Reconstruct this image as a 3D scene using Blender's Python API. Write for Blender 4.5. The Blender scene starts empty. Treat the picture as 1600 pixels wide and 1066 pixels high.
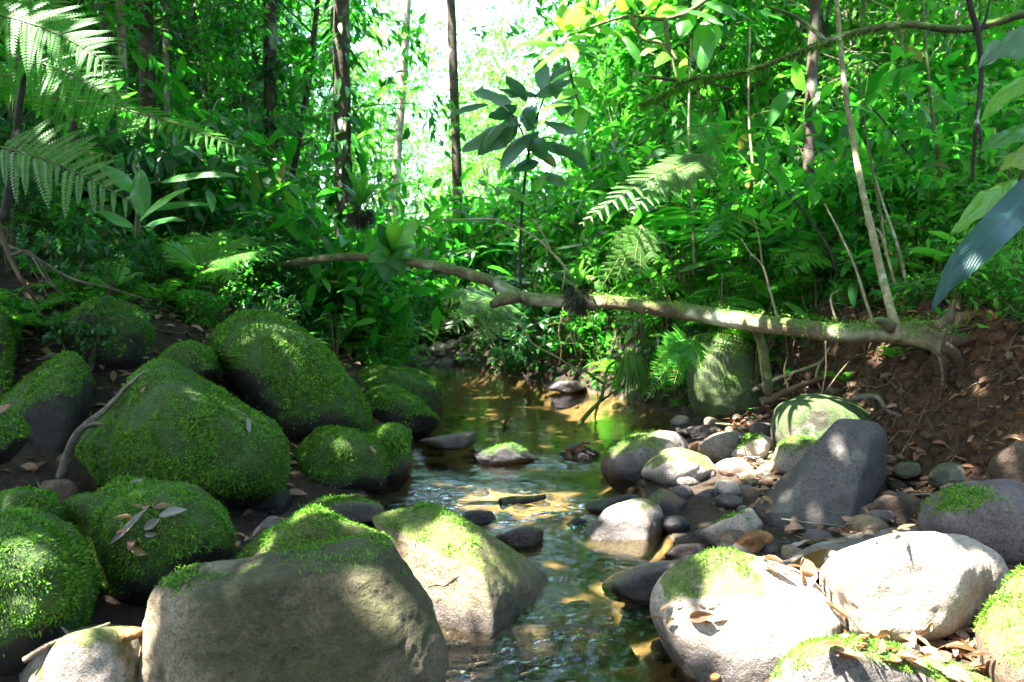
import bpy, bmesh, math, random
import numpy as np
from mathutils import Vector
from mathutils.bvhtree import BVHTree

rng = np.random.default_rng(11)
random.seed(11)
sc = bpy.context.scene
COL = sc.collection

# ------------------------------------------------------------------ camera, sky, sun, exposure
CH, CF, CPX = 1.3, 1200.0, (800.0, 533.0)
PITCH = math.atan(103 / 1200)
cam_d = bpy.data.cameras.new('camera')
cam_d.sensor_width = 36; cam_d.lens = 36 * CF / 1600
cam_d.clip_start = 0.05; cam_d.clip_end = 500
cam_d.dof.use_dof = True; cam_d.dof.focus_distance = 3.0; cam_d.dof.aperture_fstop = 4.5
cam = bpy.data.objects.new('camera', cam_d)
cam.location = (0, 0, CH); cam.rotation_euler = (math.pi / 2 - PITCH, 0, 0)
COL.objects.link(cam); sc.camera = cam

SUN = np.array([-0.40, -0.16, 0.90]); SUN /= np.linalg.norm(SUN)
world = bpy.data.worlds.new('World'); sc.world = world; world.use_nodes = True
wn = world.node_tree
bg = wn.nodes.get('Background') or wn.nodes.new('ShaderNodeBackground')
sky = wn.nodes.new('ShaderNodeTexSky'); sky.sky_type = 'NISHITA'; sky.sun_disc = False
sky.sun_elevation = math.asin(SUN[2]); sky.sun_rotation = math.atan2(SUN[0], SUN[1])
sky.air_density = 1.0; sky.dust_density = 2.0; sky.ozone_density = 1.0
wn.links.new(sky.outputs[0], bg.inputs[0]); bg.inputs[1].default_value = 0.13
sun_d = bpy.data.lights.new('sun', 'SUN'); sun_d.energy = 5.0; sun_d.angle = math.radians(0.5)
sun_d.color = (1.0, 0.97, 0.91)
sun = bpy.data.objects.new('sun', sun_d)
sun.rotation_euler = Vector(SUN).to_track_quat('Z', 'Y').to_euler(); sun.location = (-6, -3, 20)
COL.objects.link(sun)
vs = sc.view_settings
vs.view_transform = 'Standard'; vs.look = 'None'; vs.gamma = 1.0; vs.use_curve_mapping = False
vs.exposure = 3.95
sc.cycles.max_bounces = 8; sc.cycles.diffuse_bounces = 4; sc.cycles.glossy_bounces = 3
sc.cycles.transmission_bounces = 5; sc.cycles.transparent_max_bounces = 8
sc.cycles.caustics_reflective = False; sc.cycles.caustics_refractive = False
sc.cycles.sample_clamp_indirect = 6.0
sc.cycles.use_denoising = True
try:
    sc.cycles.denoiser = 'OPENIMAGEDENOISE'; sc.cycles.denoising_input_passes = 'RGB_ALBEDO_NORMAL'
except Exception:
    pass

# ------------------------------------------------------------------ numeric helpers
FWD = np.array([0, math.cos(PITCH), -math.sin(PITCH)]); UPV = np.array([0, math.sin(PITCH), math.cos(PITCH)])
RIGHT = np.array([1.0, 0, 0]); CAM = np.array([0, 0, CH])
def pdir(px, py):
    return FWD + RIGHT * ((px - CPX[0]) / CF) + UPV * ((CPX[1] - py) / CF)
def P(px, py, Y):                     # the point of the view ray at depth Y
    d = pdir(px, py); return CAM + d * (Y / d[1])
def gy(py, z=0.0):                    # depth at which a view ray meets height z
    d = pdir(800, py); return d[1] * (z - CH) / d[2]
def proj(p):
    q = np.asarray(p) - CAM
    f = q @ FWD
    return np.stack([CPX[0] + CF * (q @ RIGHT) / f, CPX[1] - CF * (q @ UPV) / f], -1)
def nrm(v):
    v = np.asarray(v, float); return v / np.maximum(np.linalg.norm(v, axis=-1, keepdims=True), 1e-9)
_T = np.random.default_rng(5).random((64, 64, 64)).astype(np.float32)
def vnoise(p):
    p = np.asarray(p, float); i = np.floor(p).astype(int); f = p - i; f = f * f * (3 - 2 * f)
    r = 0
    for dx in (0, 1):
        for dy in (0, 1):
            for dz in (0, 1):
                w = (f[..., 0] if dx else 1 - f[..., 0]) * (f[..., 1] if dy else 1 - f[..., 1]) * (f[..., 2] if dz else 1 - f[..., 2])
                r = r + w * _T[(i[..., 0] + dx) & 63, (i[..., 1] + dy) & 63, (i[..., 2] + dz) & 63]
    return r * 2 - 1
def fbm(p, o=4):
    p = np.asarray(p, float); a, s, t = 1.0, 0, 0
    for k in range(o):
        s = s + a * vnoise(p + 17.3 * k); t += a; p = p * 2.03; a *= .5
    return s / t
def sstep(a, b, x):
    t = np.clip((x - a) / (b - a), 0, 1); return t * t * (3 - 2 * t)

def mesh(name, V, F, mat, uv=None, attrs=None, smooth=True):
    V = np.ascontiguousarray(V, np.float32); F = np.ascontiguousarray(F, np.int32)
    m = bpy.data.meshes.new(name)
    m.vertices.add(len(V)); m.vertices.foreach_set('co', V.ravel())
    m.loops.add(F.size); m.loops.foreach_set('vertex_index', F.ravel())
    m.polygons.add(len(F)); k = F.shape[1]
    m.polygons.foreach_set('loop_start', np.arange(0, F.size, k, dtype=np.int32))
    if smooth: m.polygons.foreach_set('use_smooth', np.ones(len(F), bool))
    if uv is not None:
        l = m.uv_layers.new(name='UVMap'); l.data.foreach_set('uv', np.ascontiguousarray(uv, np.float32)[F.ravel()].ravel())
    for a, v in (attrs or {}).items():
        at = m.attributes.new(a, 'FLOAT', 'POINT'); at.data.foreach_set('value', np.ascontiguousarray(v, np.float32))
    m.update(calc_edges=True)
    m.materials.append(mat)
    return m
def cat(parts):
    Vs, Fs, Us, n = [], [], [], 0
    for t in parts:
        V, F = t[0], t[1]
        Vs.append(V); Fs.append(np.asarray(F) + n); n += len(V)
        Us.append(t[2] if len(t) > 2 else np.zeros((len(V), 2)))
    return np.concatenate(Vs), np.concatenate(Fs), np.concatenate(Us)

def obj(name, m, parent=None, loc=(0, 0, 0), rot=None, scale=None, **props):
    o = bpy.data.objects.new(name, m); COL.objects.link(o)
    o.location = [float(c) for c in loc]
    if rot is not None: o.rotation_euler = [float(c) for c in rot]
    if scale is not None: o.scale = (scale,) * 3 if np.isscalar(scale) else scale
    if parent is not None: o.parent = parent
    for k, v in props.items(): o[k] = v
    return o
def thing(name, label, category, loc, m=None, rot=None, scale=None, group=None):
    o = obj(name, m, None, loc, rot, scale, label=label, category=category)
    if group: o['group'] = group
    return o

def tube(pts, rad, sides=8, wob=0.0, sub=1):
    pts = np.asarray(pts, float); rad = np.broadcast_to(np.asarray(rad, float), (len(pts),)).copy()
    if sub > 1:                                        # Catmull-Rom refinement
        n = len(pts); ext = np.vstack([2 * pts[0] - pts[1], pts, 2 * pts[-1] - pts[-2]])
        out, ro = [], []
        for i in range(n - 1):
            p0, p1, p2, p3 = ext[i:i + 4]
            for t in np.arange(sub) / sub:
                out.append(.5 * (2 * p1 + (p2 - p0) * t + (2 * p0 - 5 * p1 + 4 * p2 - p3) * t * t + (3 * p1 - p0 - 3 * p2 + p3) * t ** 3))
                ro.append(rad[i] * (1 - t) + rad[i + 1] * t)
        pts = np.array(out + [pts[-1]]); rad = np.array(ro + [rad[-1]])
    T = nrm(np.gradient(pts, axis=0)); n = len(pts)
    N = np.zeros_like(T); a = np.array([0.31, 0.17, 0.93]); N[0] = nrm(np.cross(T[0], a if abs(T[0] @ a) < .9 else [1, 0, 0]))
    for i in range(1, n):
        v = N[i - 1] - T[i] * (N[i - 1] @ T[i]); N[i] = nrm(v)
    B = np.cross(T, N)
    th = np.linspace(0, 2 * np.pi, sides, endpoint=False)
    ring = N[:, None] * np.cos(th)[None, :, None] + B[:, None] * np.sin(th)[None, :, None]
    R = rad[:, None] * np.ones((1, sides))
    if wob:
        R = R * (1 + wob * fbm(np.repeat(pts[:, None], sides, 1) * (0.35 / max(rad.mean(), 1e-3)) + ring * 1.2, 3))
    V = (pts[:, None] + ring * R[..., None]).reshape(-1, 3)
    i, j = np.meshgrid(np.arange(n - 1), np.arange(sides), indexing='ij'); j2 = (j + 1) % sides
    a, b, c, d = i * sides + j, i * sides + j2, (i + 1) * sides + j2, (i + 1) * sides + j
    F = np.concatenate([np.stack([a, b, c], -1).reshape(-1, 3), np.stack([a, c, d], -1).reshape(-1, 3)])
    k = len(V); V = np.vstack([V, pts[:1], pts[-1:]])
    jj = np.arange(sides); e = (n - 1) * sides
    F = np.vstack([F, np.stack([(jj + 1) % sides, jj, np.full(sides, k)], -1), np.stack([e + jj, e + (jj + 1) % sides, np.full(sides, k + 1)], -1)])
    u = np.concatenate([np.repeat(np.linspace(0, 1, n), sides), [0, 1]])
    return V, F, np.stack([np.zeros_like(u), u], -1)

# leaf templates: (s along, t across, rows of triangles)
def _tmpl(st, prof):
    s, t, idx, rows = [], [], 0, []
    for k, a in enumerate(st):
        w = prof(a)
        if w < 1e-6: s.append(a); t.append(0); rows.append([idx]); idx += 1
        else:
            s += [a] * 3; t += [-w, 0, w]; rows.append([idx, idx + 1, idx + 2]); idx += 3
    F = []
    for r0, r1 in zip(rows[:-1], rows[1:]):
        if len(r0) == 1 and len(r1) == 3: F += [[r0[0], r1[1], r1[0]], [r0[0], r1[2], r1[1]]]
        elif len(r0) == 3 and len(r1) == 3:
            F += [[r0[0], r0[1], r1[1]], [r0[0], r1[1], r1[0]], [r0[1], r0[2], r1[2]], [r0[1], r1[2], r1[1]]]
        elif len(r0) == 3: F += [[r0[0], r0[1], r1[0]], [r0[1], r0[2], r1[0]]]
    return np.array(s), np.array(t), np.array(F)
oval = lambda a: 0.5 * (math.sin(math.pi * a ** 0.85)) ** 0.8 if 0 < a < 1 else 0.0
LO = _tmpl([0, .42, 1], oval)
MID = _tmpl([0, .22, .5, .8, 1], oval)
KITE = (np.array([0, .4, 1, .4]), np.array([0, -.5, 0, .5]), np.array([[0, 2, 1], [0, 3, 2]]))
def leaves(pos, d, up, L, W, droop=.15, fold=.12, T=LO):
    s, t, F = T; n = len(pos)
    d = nrm(d); side = nrm(np.cross(d, up)); up = np.cross(side, d)
    L = np.broadcast_to(L, (n,)); W = np.broadcast_to(W, (n,)); droop = np.broadcast_to(droop, (n,)); fold = np.broadcast_to(fold, (n,))
    V = (pos[:, None] + d[:, None] * (L[:, None] * s)[..., None] + side[:, None] * (W[:, None] * t)[..., None]
         + up[:, None] * (-(droop * L)[:, None] * s * s + (fold * W)[:, None] * np.abs(t) * 2)[..., None])
    Fa = (F[None] + (np.arange(n) * len(s))[:, None, None]).reshape(-1, 3)
    uv = np.tile(np.stack([t + .5, s], -1), (n, 1))
    return V.reshape(-1, 3), Fa, uv
def rdir(n, r=rng):
    return nrm(r.normal(size=(n, 3)))

# ------------------------------------------------------------------ materials
def newmat(name):
    m = bpy.data.materials.new(name); m.use_nodes = True
    nt = m.node_tree; nt.nodes.clear()
    out = nt.nodes.new('ShaderNodeOutputMaterial')
    return m, nt, out
class NB:
    def __init__(s, nt): s.nt = nt
    def n(s, typ, inp=None, **kw):
        nd = s.nt.nodes.new(typ)
        for k, v in kw.items(): setattr(nd, k, v)
        for k, v in (inp or {}).items():
            if hasattr(v, 'is_output') or isinstance(v, bpy.types.NodeSocket): s.nt.links.new(v, nd.inputs[k])
            else: nd.inputs[k].default_value = v
        return nd
    def noise(s, vec, scale, detail=4, rough=.55):
        return s.n('ShaderNodeTexNoise', {'Vector': vec, 'Scale': scale, 'Detail': detail, 'Roughness': rough}).outputs['Fac']
    def ramp(s, fac, stops):
        nd = s.n('ShaderNodeValToRGB', {'Fac': fac}); e = nd.color_ramp.elements
        while len(e) < len(stops): e.new(.5)
        for q, (p, c) in zip(e, stops):
            q.position = p; q.color = (c, c, c, 1) if np.isscalar(c) else (*c, 1)
        return nd.outputs['Color']
    def math(s, op, a, b=0.0, clamp=False):
        nd = s.n('ShaderNodeMath', operation=op, use_clamp=clamp)
        for k, v in enumerate((a, b)):
            if isinstance(v, bpy.types.NodeSocket): s.nt.links.new(v, nd.inputs[k])
            else: nd.inputs[k].default_value = v
        return nd.outputs[0]
    def mix(s, fac, a, b, blend='MIX'):
        nd = s.n('ShaderNodeMix', data_type='RGBA', blend_type=blend)
        for i, v in ((0, fac), (6, a), (7, b)):
            if isinstance(v, bpy.types.NodeSocket): s.nt.links.new(v, nd.inputs[i])
            else: nd.inputs[i].default_value = v if np.isscalar(v) else (*v, 1)
        return nd.outputs[2]
    def bump(s, h, strength, dist):
        return s.n('ShaderNodeBump', {'Height': h, 'Strength': strength, 'Distance': dist}).outputs[0]

def leaf_mat(name, cols, trans, tr=.45, rough=.38, veins=0, vein_col=None, spec=.5, patch=None):
    m, nt, out = newmat(name); b = NB(nt)
    geo = b.n('ShaderNodeNewGeometry'); oi = b.n('ShaderNodeObjectInfo')
    f = b.math('FRACT', b.math('ADD', geo.outputs['Random Per Island'], b.math('MULTIPLY', oi.outputs['Random'], 3.7)))
    k = len(cols); col = b.ramp(f, [((i + .3) / k, c) for i, c in enumerate(cols)])
    old = b.ramp(b.math('FRACT', b.math('MULTIPLY', f, 17.3)), [(.955, 0), (.965, 1)])
    col = b.mix(b.math('MULTIPLY', old, .0 if spec == .3 and rough == .55 else .8), col, (.17, .13, .025))
    tcol = b.ramp(f, [((i + .3) / len(trans), c) for i, c in enumerate(trans)])
    tc = b.n('ShaderNodeTexCoord')
    bl = b.noise(tc.outputs['Object'], 9, 3)
    col = b.mix(b.ramp(bl, [(.55, 0), (.8, .5)]), col, tuple(.6 * c for c in cols[0]))
    if patch: col = b.mix(b.ramp(b.noise(tc.outputs['Object'], 5.5, 4, .65), [(.56, 0), (.74, .55)]), col, patch)
    normal = None
    if veins:
        uv = b.n('ShaderNodeSeparateXYZ', {0: tc.outputs['UV']})
        ax = b.math('ABSOLUTE', b.math('SUBTRACT', uv.outputs[0], .5))
        mid = b.ramp(ax, [(.0, 1), (.035, 0)])
        ph = b.math('SUBTRACT', b.math('MULTIPLY', uv.outputs[1], veins), b.math('MULTIPLY', ax, veins * .55))
        sv = b.math('ABSOLUTE', b.math('SUBTRACT', b.math('FRACT', ph), .5))
        svm = b.ramp(sv, [(.0, 1), (.14, 0)])
        v = b.math('MAXIMUM', mid, b.math('MULTIPLY', svm, .35))
        vc = vein_col or tuple(min(1, c * 1.8 + .02) for c in cols[-1])
        col = b.mix(b.math('MULTIPLY', v, .7), col, vc)
        normal = b.bump(b.math('MULTIPLY', sv, -1.0), .35, .01)
    inp = {'Base Color': col, 'Roughness': rough, 'Specular IOR Level': spec}
    if normal is not None: inp['Normal'] = normal
    p = b.n('ShaderNodeBsdfPrincipled', inp)
    t = b.n('ShaderNodeBsdfTranslucent', {'Color': tcol})
    mx = b.n('ShaderNodeMixShader', {0: tr, 1: p.outputs[0], 2: t.outputs[0]})
    nt.links.new(mx.outputs[0], out.inputs[0])
    return m
M = {}
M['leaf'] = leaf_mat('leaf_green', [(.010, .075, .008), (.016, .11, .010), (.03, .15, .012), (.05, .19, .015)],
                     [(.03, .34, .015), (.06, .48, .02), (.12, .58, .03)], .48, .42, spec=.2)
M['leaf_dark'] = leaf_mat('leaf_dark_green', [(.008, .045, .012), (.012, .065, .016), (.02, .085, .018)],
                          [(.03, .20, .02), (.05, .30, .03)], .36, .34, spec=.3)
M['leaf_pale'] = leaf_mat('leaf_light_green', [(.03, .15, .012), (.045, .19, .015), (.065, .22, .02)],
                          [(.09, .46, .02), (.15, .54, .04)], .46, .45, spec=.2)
M['hero_dark'] = leaf_mat('glossy_dark_leaf', [(.008, .055, .010), (.014, .08, .014)], [(.03, .26, .02)], .32, .40, 11, (.04, .13, .03), .13)
M['hero_bright'] = leaf_mat('bright_leaf', [(.06, .20, .012), (.08, .23, .018)], [(.22, .62, .03), (.3, .66, .04)], .5, .35, 12, (.14, .3, .06))
M['hero_mid'] = leaf_mat('mid_leaf', [(.02, .11, .012), (.035, .14, .016)], [(.1, .45, .03), (.14, .5, .03)], .45, .33, 14, (.09, .2, .05))
M['hero_blue'] = leaf_mat('blue_green_leaf', [(.008, .042, .034), (.011, .05, .04)], [(.03, .16, .06)], .12, .45, 20, (.025, .075, .07), .25)
M['fern'] = leaf_mat('fern_green', [(.03, .15, .014), (.05, .19, .016)], [(.13, .58, .025), (.2, .64, .035)], .47, .45, spec=.25)
M['fern_yellow'] = leaf_mat('fern_yellow_green', [(.04, .11, .014), (.055, .14, .018)], [(.16, .38, .03), (.2, .44, .04)], .45, .45)
M['shade_canopy'] = leaf_mat('shade_canopy_leaf', [(.010, .045, .010), (.02, .07, .012)], [(.03, .14, .02), (.06, .2, .02)], .3, .45, spec=.3)  # dark, dull leaf for the unseen foliage added as shade
M['slate'] = None
M['moss'] = leaf_mat('moss_green', [(.018, .07, .004), (.045, .145, .006), (.08, .20, .009), (.13, .25, .014)],
                     [(.07, .26, .01), (.16, .42, .02)], .32, .55, spec=.3, patch=(.085, .085, .014))
M['dead'] = leaf_mat('dead_leaf', [(.13, .06, .03), (.22, .11, .05), (.30, .19, .11), (.10, .045, .025)],
                     [(.3, .14, .05), (.4, .22, .1)], .2, .5, 9, (.2, .12, .07))
M['dead_grey'] = leaf_mat('dead_grey_leaf', [(.15, .135, .115), (.2, .18, .15)], [(.2, .17, .13)], .12, .5, 9, (.35, .3, .25))

def bark(name, c1, c2, c3, lichen=.3, mossy=.3, scale=1.0, mz=.35):
    m, nt, out = newmat(name); b = NB(nt)
    tc = b.n('ShaderNodeTexCoord'); geo = b.n('ShaderNodeNewGeometry')
    n1 = b.noise(tc.outputs['Object'], 5 * scale, 6, .6); n2 = b.noise(tc.outputs['Object'], 38 * scale, 5, .65)
    n3 = b.noise(tc.outputs['Object'], 2.2 * scale, 3)
    col = b.ramp(n1, [(.3, c1), (.5, c2), (.68, c3)])
    col = b.mix(b.ramp(n2, [(.35, .55), (.6, 0)]), col, tuple(.35 * c for c in c1))
    col = b.mix(b.ramp(n3, [(.62 - .2 * lichen, 0), (.70 - .2 * lichen, .75)]), col, (.34, .36, .25))
    nz = b.n('ShaderNodeSeparateXYZ', {0: geo.outputs['Normal']}).outputs[2]
    mm = b.math('ADD', b.math('MULTIPLY', nz, .35), b.noise(tc.outputs['Object'], 6 * scale, 5, .7))
    col = b.mix(b.ramp(mm, [(1 - mossy - .12, 0), (1 - mossy + .08, .85)]), col, b.ramp(n2, [(.3, (.02, .05, .006)), (.7, (.09, .14, .015))]))
    p = b.n('ShaderNodeBsdfPrincipled', {'Base Color': col, 'Roughness': .8, 'Specular IOR Level': .25,
                                        'Normal': b.bump(b.math('ADD', n1, b.math('MULTIPLY', n2, .6)), .7, .02 / scale)})
    nt.links.new(p.outputs[0], out.inputs[0]); return m
M['log'] = bark('log_bark', (.05, .036, .018), (.105, .08, .04), (.20, .165, .09), .22, .32)
M['trunk'] = bark('trunk_bark', (.03, .022, .015), (.06, .045, .03), (.11, .085, .055), .25, .30)
M['trunk_pale'] = bark('trunk_pale_bark', (.10, .08, .05), (.18, .145, .095), (.28, .24, .17), .5, .18)
M['stem'] = bark('stem_bark', (.05, .055, .02), (.08, .08, .03), (.13, .12, .05), .1, .3, 3)
M['stem_dark'] = bark('stem_dark_bark', (.015, .012, .008), (.025, .02, .012), (.05, .04, .025), .0, .15, 3)
M['stick'] = bark('pale_stick_bark', (.13, .105, .05), (.21, .175, .09), (.34, .295, .17), .12, .22, 3)
M['root'] = bark('root_bark', (.045, .026, .013), (.08, .05, .026), (.15, .10, .055), .05, .12, 3)
M['mossy_branch'] = bark('mossy_branch_bark', (.03, .028, .015), (.05, .045, .025), (.09, .08, .04), .1, .5, 2)
M['drift'] = bark('driftwood', (.075, .058, .042), (.14, .115, .085), (.23, .195, .15), .05, .15, 2)
M['rotten'] = bark('rotten_wood', (.05, .02, .01), (.22, .10, .035), (.34, .17, .06), .0, .0, 3)

def rock_mat(name, c1, c2, c3, lichen=.25, algae=(.085, .10, .022), dark=.5):
    c1, c2, c3 = ((c[0] * 1.06, c[1] * .96, c[2] * .93) for c in (c1, c2, c3))
    m, nt, out = newmat(name); b = NB(nt)
    geo = b.n('ShaderNodeNewGeometry'); pos = geo.outputs['Position']
    at = b.n('ShaderNodeAttribute', attribute_name='moss').outputs['Fac']
    n1 = b.noise(pos, 2.6, 6, .6); n2 = b.noise(pos, 16, 6, .7); n3 = b.noise(pos, 120, 4, .75); n4 = b.noise(pos, 5.5, 4, .6)
    col = b.ramp(b.math('ADD', b.math('MULTIPLY', n1, .6), b.math('MULTIPLY', n2, .4)), [(.34, c1), (.5, c2), (.63, c3)])
    col = b.mix(b.ramp(n3, [(.32, .9), (.50, 0)]), col, tuple(.35 * c for c in c1))
    col = b.mix(b.ramp(b.noise(pos, 55, 5, .75), [(.34, .8), (.47, 0)]), col, tuple(.4 * c for c in c1))
    col = b.mix(b.ramp(n3, [(.60, 0), (.75, .45)]), col, tuple(min(.7, 1.5 * c) for c in c3))
    col = b.mix(b.math('MULTIPLY', b.ramp(n4, [(.52, 0), (.66, dark)]), 1.0), col, tuple(.4 * c for c in c1))
    lm = b.ramp(b.math('ADD', b.math('MULTIPLY', b.noise(pos, 4.2, 2, .4), .75), b.math('MULTIPLY', n2, .25)), [(.66 - .14 * lichen, 0), (.685 - .14 * lichen, .8)])
    col = b.mix(b.math('MULTIPLY', lm, lichen * 1.6, True), col, (.25, .255, .21))
    am = b.math('MULTIPLY', b.ramp(b.math('ADD', at, b.math('MULTIPLY', b.math('SUBTRACT', n2, .5), 1.1)), [(.22, 0), (.75, 1)]), .92)
    ft = b.math('ADD', b.math('MULTIPLY', n2, .5), b.math('ADD', b.math('MULTIPLY', n3, .35), b.math('MULTIPLY', b.noise(pos, 45, 4, .7), .25)))
    col = b.mix(am, col, b.ramp(ft, [(.40, tuple(.22 * c for c in algae)), (.55, algae), (.70, tuple(1.9 * c for c in algae))]))
    z = b.n('ShaderNodeSeparateXYZ', {0: pos}).outputs[2]
    wet = b.ramp(b.math('ADD', z, b.math('MULTIPLY', b.math('SUBTRACT', n1, .5), .16)), [(.06, 1), (.15, 0)])
    col = b.mix(b.math('MULTIPLY', wet, .8), col, (.016, .014, .016))
    rough = b.math('SUBTRACT', .78, b.math('MULTIPLY', wet, .52))
    hgt = b.math('ADD', b.math('ADD', b.math('MULTIPLY', n2, .8), b.math('MULTIPLY', n3, .35)), b.math('MULTIPLY', b.noise(pos, 38, 5, .7), .4))
    p = b.n('ShaderNodeBsdfPrincipled', {'Base Color': col, 'Roughness': rough, 'Specular IOR Level': .35,
                                        'Normal': b.bump(hgt, .95, .022)})
    nt.links.new(p.outputs[0], out.inputs[0]); return m
M['tan'] = rock_mat('tan_sandstone', (.10, .08, .045), (.18, .145, .085), (.28, .235, .155), .15)
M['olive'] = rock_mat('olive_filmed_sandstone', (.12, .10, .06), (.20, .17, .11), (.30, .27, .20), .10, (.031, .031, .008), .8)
M['pale'] = rock_mat('pale_sandstone', (.25, .22, .175), (.34, .31, .255), (.45, .425, .36), .25, dark=.3)
M['grey'] = rock_mat('grey_stone', (.075, .07, .06), (.115, .108, .094), (.175, .165, .145), .3)
M['purple'] = rock_mat('purplish_stone', (.075, .062, .062), (.115, .098, .096), (.17, .145, .135), .15)
M['slate'] = rock_mat('dark_grey_slab', (.038, .036, .034), (.060, .057, .053), (.092, .087, .08), .12, dark=.3)
M['dark'] = rock_mat('dark_stone', (.012, .011, .008), (.022, .020, .014), (.045, .04, .03), .04, (.030, .062, .008))
M['pink'] = rock_mat('pinkish_stone', (.26, .18, .13), (.38, .28, .21), (.46, .37, .30), .0, dark=.25)
M['brown'] = rock_mat('brown_stone', (.06, .042, .025), (.10, .072, .045), (.16, .12, .08), .12)
M['green'] = rock_mat('greenish_stone', (.05, .06, .035), (.085, .09, .055), (.15, .145, .095), .35, (.045, .075, .018))
# ------------------------------------------------------------------ terrain
_cy = [-60, 0, 2.5, 4.75, 7, 8.2, 9, 10, 11, 12, 13.5]
_xl = [-.8, -.7, -.5, -.9, -.8, -.95, -1.1, -1.3, -1.65, -2.2, -3.0]
_xr = [.9, .8, .75, .8, 1.55, 1.1, .55, -.1, -.6, -1.3, -2.4]
_ty = [-60, 0, 2.5, 4, 5, 6, 7, 8.2, 9, 10, 11, 12, 14, 20, 60]
_tx = [2.7, 2.7, 2.5, 2.2, 2.1, 1.9, 1.7, 1.25, .7, .05, -.35, -.9, -1.2, 1.0, 4.0]
def ground_z(x, y, detail=True):
    x = np.asarray(x, float); y = np.asarray(y, float)
    xl = np.interp(y, _cy, _xl); xr = np.interp(y, _cy, _xr); tx = np.maximum(np.interp(y, _ty, _tx), xr + .12)
    dl = xl - x; dr = x - tx
    sl = .16 + .36 * sstep(3.6, 6.0, y) - .22 * sstep(10, 15, y)
    zl = .05 - .13 * (1 - sstep(3.9, 4.8, y)) * (1 - sstep(1.4, 2.4, dl)) + sl * np.clip(dl, 0, 3.2) + .24 * np.clip(dl - 3.2, 0, 14) + .02 * np.clip(dl - 17, 0, 200)
    zr = .22 + .80 * sstep(0, .50, dr) * (1 - .35 * sstep(8, 11, y)) + (.40 - .14 * sstep(9, 15, y)) * np.clip(dr - .55, 0, 13) + .05 * np.clip(dr - 13, 0, 200)
    g = .04 + .16 * np.clip((x - xr) / (tx - xr), 0, 1)
    w = np.maximum(xr - xl, .05); u = np.clip((x - xl) / w, 0, 1)
    bed = -.02 - .20 * np.clip(np.minimum(u, 1 - u) * 5, 0, 1) * (1 - sstep(11.6, 13.2, y))
    z = np.where(dl > 0, zl, np.where(x < xr, bed, np.where(dr < 0, g, zr)))
    z = z + .045 * np.clip(y - 13, 0, 40) + .02 * np.clip(y - 40, 0, 100)
    if detail:
        p = np.stack([x, y, 0 * x], -1)
        z = z + .05 * fbm(p * 1.3, 4) * (1 - .4 * (np.abs(z) < .2)) + sstep(-.1, .4, dr) * (.10 * fbm(p * 2.3 + 9, 4) + .07 * fbm(p * 7 + 3, 4) * (1 - sstep(1.5, 3.5, dr)) * (1 - sstep(7, 10, y))) * (dr < 4)
    return z
def axis(segs):
    a = [segs[0][0]]
    for lo, hi, st in segs:
        k = max(1, round((hi - lo) / st)); a += list(np.linspace(lo, hi, k + 1)[1:])
    return np.array(a)
def grid(xs, ys, zf):
    X, Y = np.meshgrid(xs, ys); Z = zf(X, Y); nx = len(xs)
    V = np.stack([X, Y, Z], -1).reshape(-1, 3)
    i, j = np.meshgrid(np.arange(len(ys) - 1), np.arange(nx - 1), indexing='ij'); a = i * nx + j
    F = np.concatenate([np.stack([a, a + 1, a + nx + 1], -1).reshape(-1, 3), np.stack([a, a + nx + 1, a + nx], -1).reshape(-1, 3)])
    return V, F
def ground_mat():
    m, nt, out = newmat('forest_floor'); b = NB(nt)
    geo = b.n('ShaderNodeNewGeometry'); pos = geo.outputs['Position']
    s = b.n('ShaderNodeSeparateXYZ', {0: pos}); z = s.outputs[2]
    nz = b.n('ShaderNodeSeparateXYZ', {0: geo.outputs['Normal']}).outputs[2]
    n1 = b.noise(pos, 3, 5); n2 = b.noise(pos, 22, 6, .7); n3 = b.noise(pos, 75, 4, .7)
    soil = b.ramp(n2, [(.3, (.010, .007, .004)), (.5, (.026, .017, .010)), (.7, (.06, .04, .022))])
    clay = b.ramp(n2, [(.3, (.035, .016, .008)), (.5, (.085, .038, .016)), (.72, (.18, .088, .036))])
    side = b.math('MULTIPLY', b.ramp(nz, [(.62, 1), (.9, 0)]), b.ramp(b.math('MULTIPLY', s.outputs[0], .2), [(.40, 0), (.52, 1)]))
    col = b.mix(b.math('MULTIPLY', side, b.ramp(n1, [(.30, .35), (.55, 1)])), soil, clay)
    bed = b.ramp(b.math('ADD', b.math('MULTIPLY', n1, .5), b.math('MULTIPLY', n2, .5)), [(.36, (.045, .035, .02)), (.5, (.13, .098, .055)), (.64, (.23, .185, .11))])
    bed = b.mix(b.ramp(n3, [(.35, .5), (.5, 0)]), bed, (.05, .035, .02))
    wetm = b.ramp(b.math('ADD', z, b.math('MULTIPLY', n1, .10)), [(.035, 1), (.07, 0)])
    col = b.mix(wetm, col, bed)
    p = b.n('ShaderNodeBsdfPrincipled', {'Base Color': col, 'Roughness': b.math('SUBTRACT', .9, b.math('MULTIPLY', wetm, .35)),
            'Specular IOR Level': .25, 'Normal': b.bump(b.math('ADD', n2, b.math('MULTIPLY', n3, .5)), .8, .03)})
    nt.links.new(p.outputs[0], out.inputs[0]); return m
xs = axis([(-140, -20, 8), (-20, -6, .6), (-6, -3, .14), (-3, 4, .05), (4, 7, .14), (7, 20, .6), (20, 140, 8)])
ys = axis([(-100, -8, 8), (-8, .5, .5), (.5, 8, .05), (8, 14, .1), (14, 26, .5), (26, 160, 7)])
V, F = grid(xs, ys, ground_z)
obj('ground', mesh('ground', V, F, ground_mat()), kind='structure')

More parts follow.
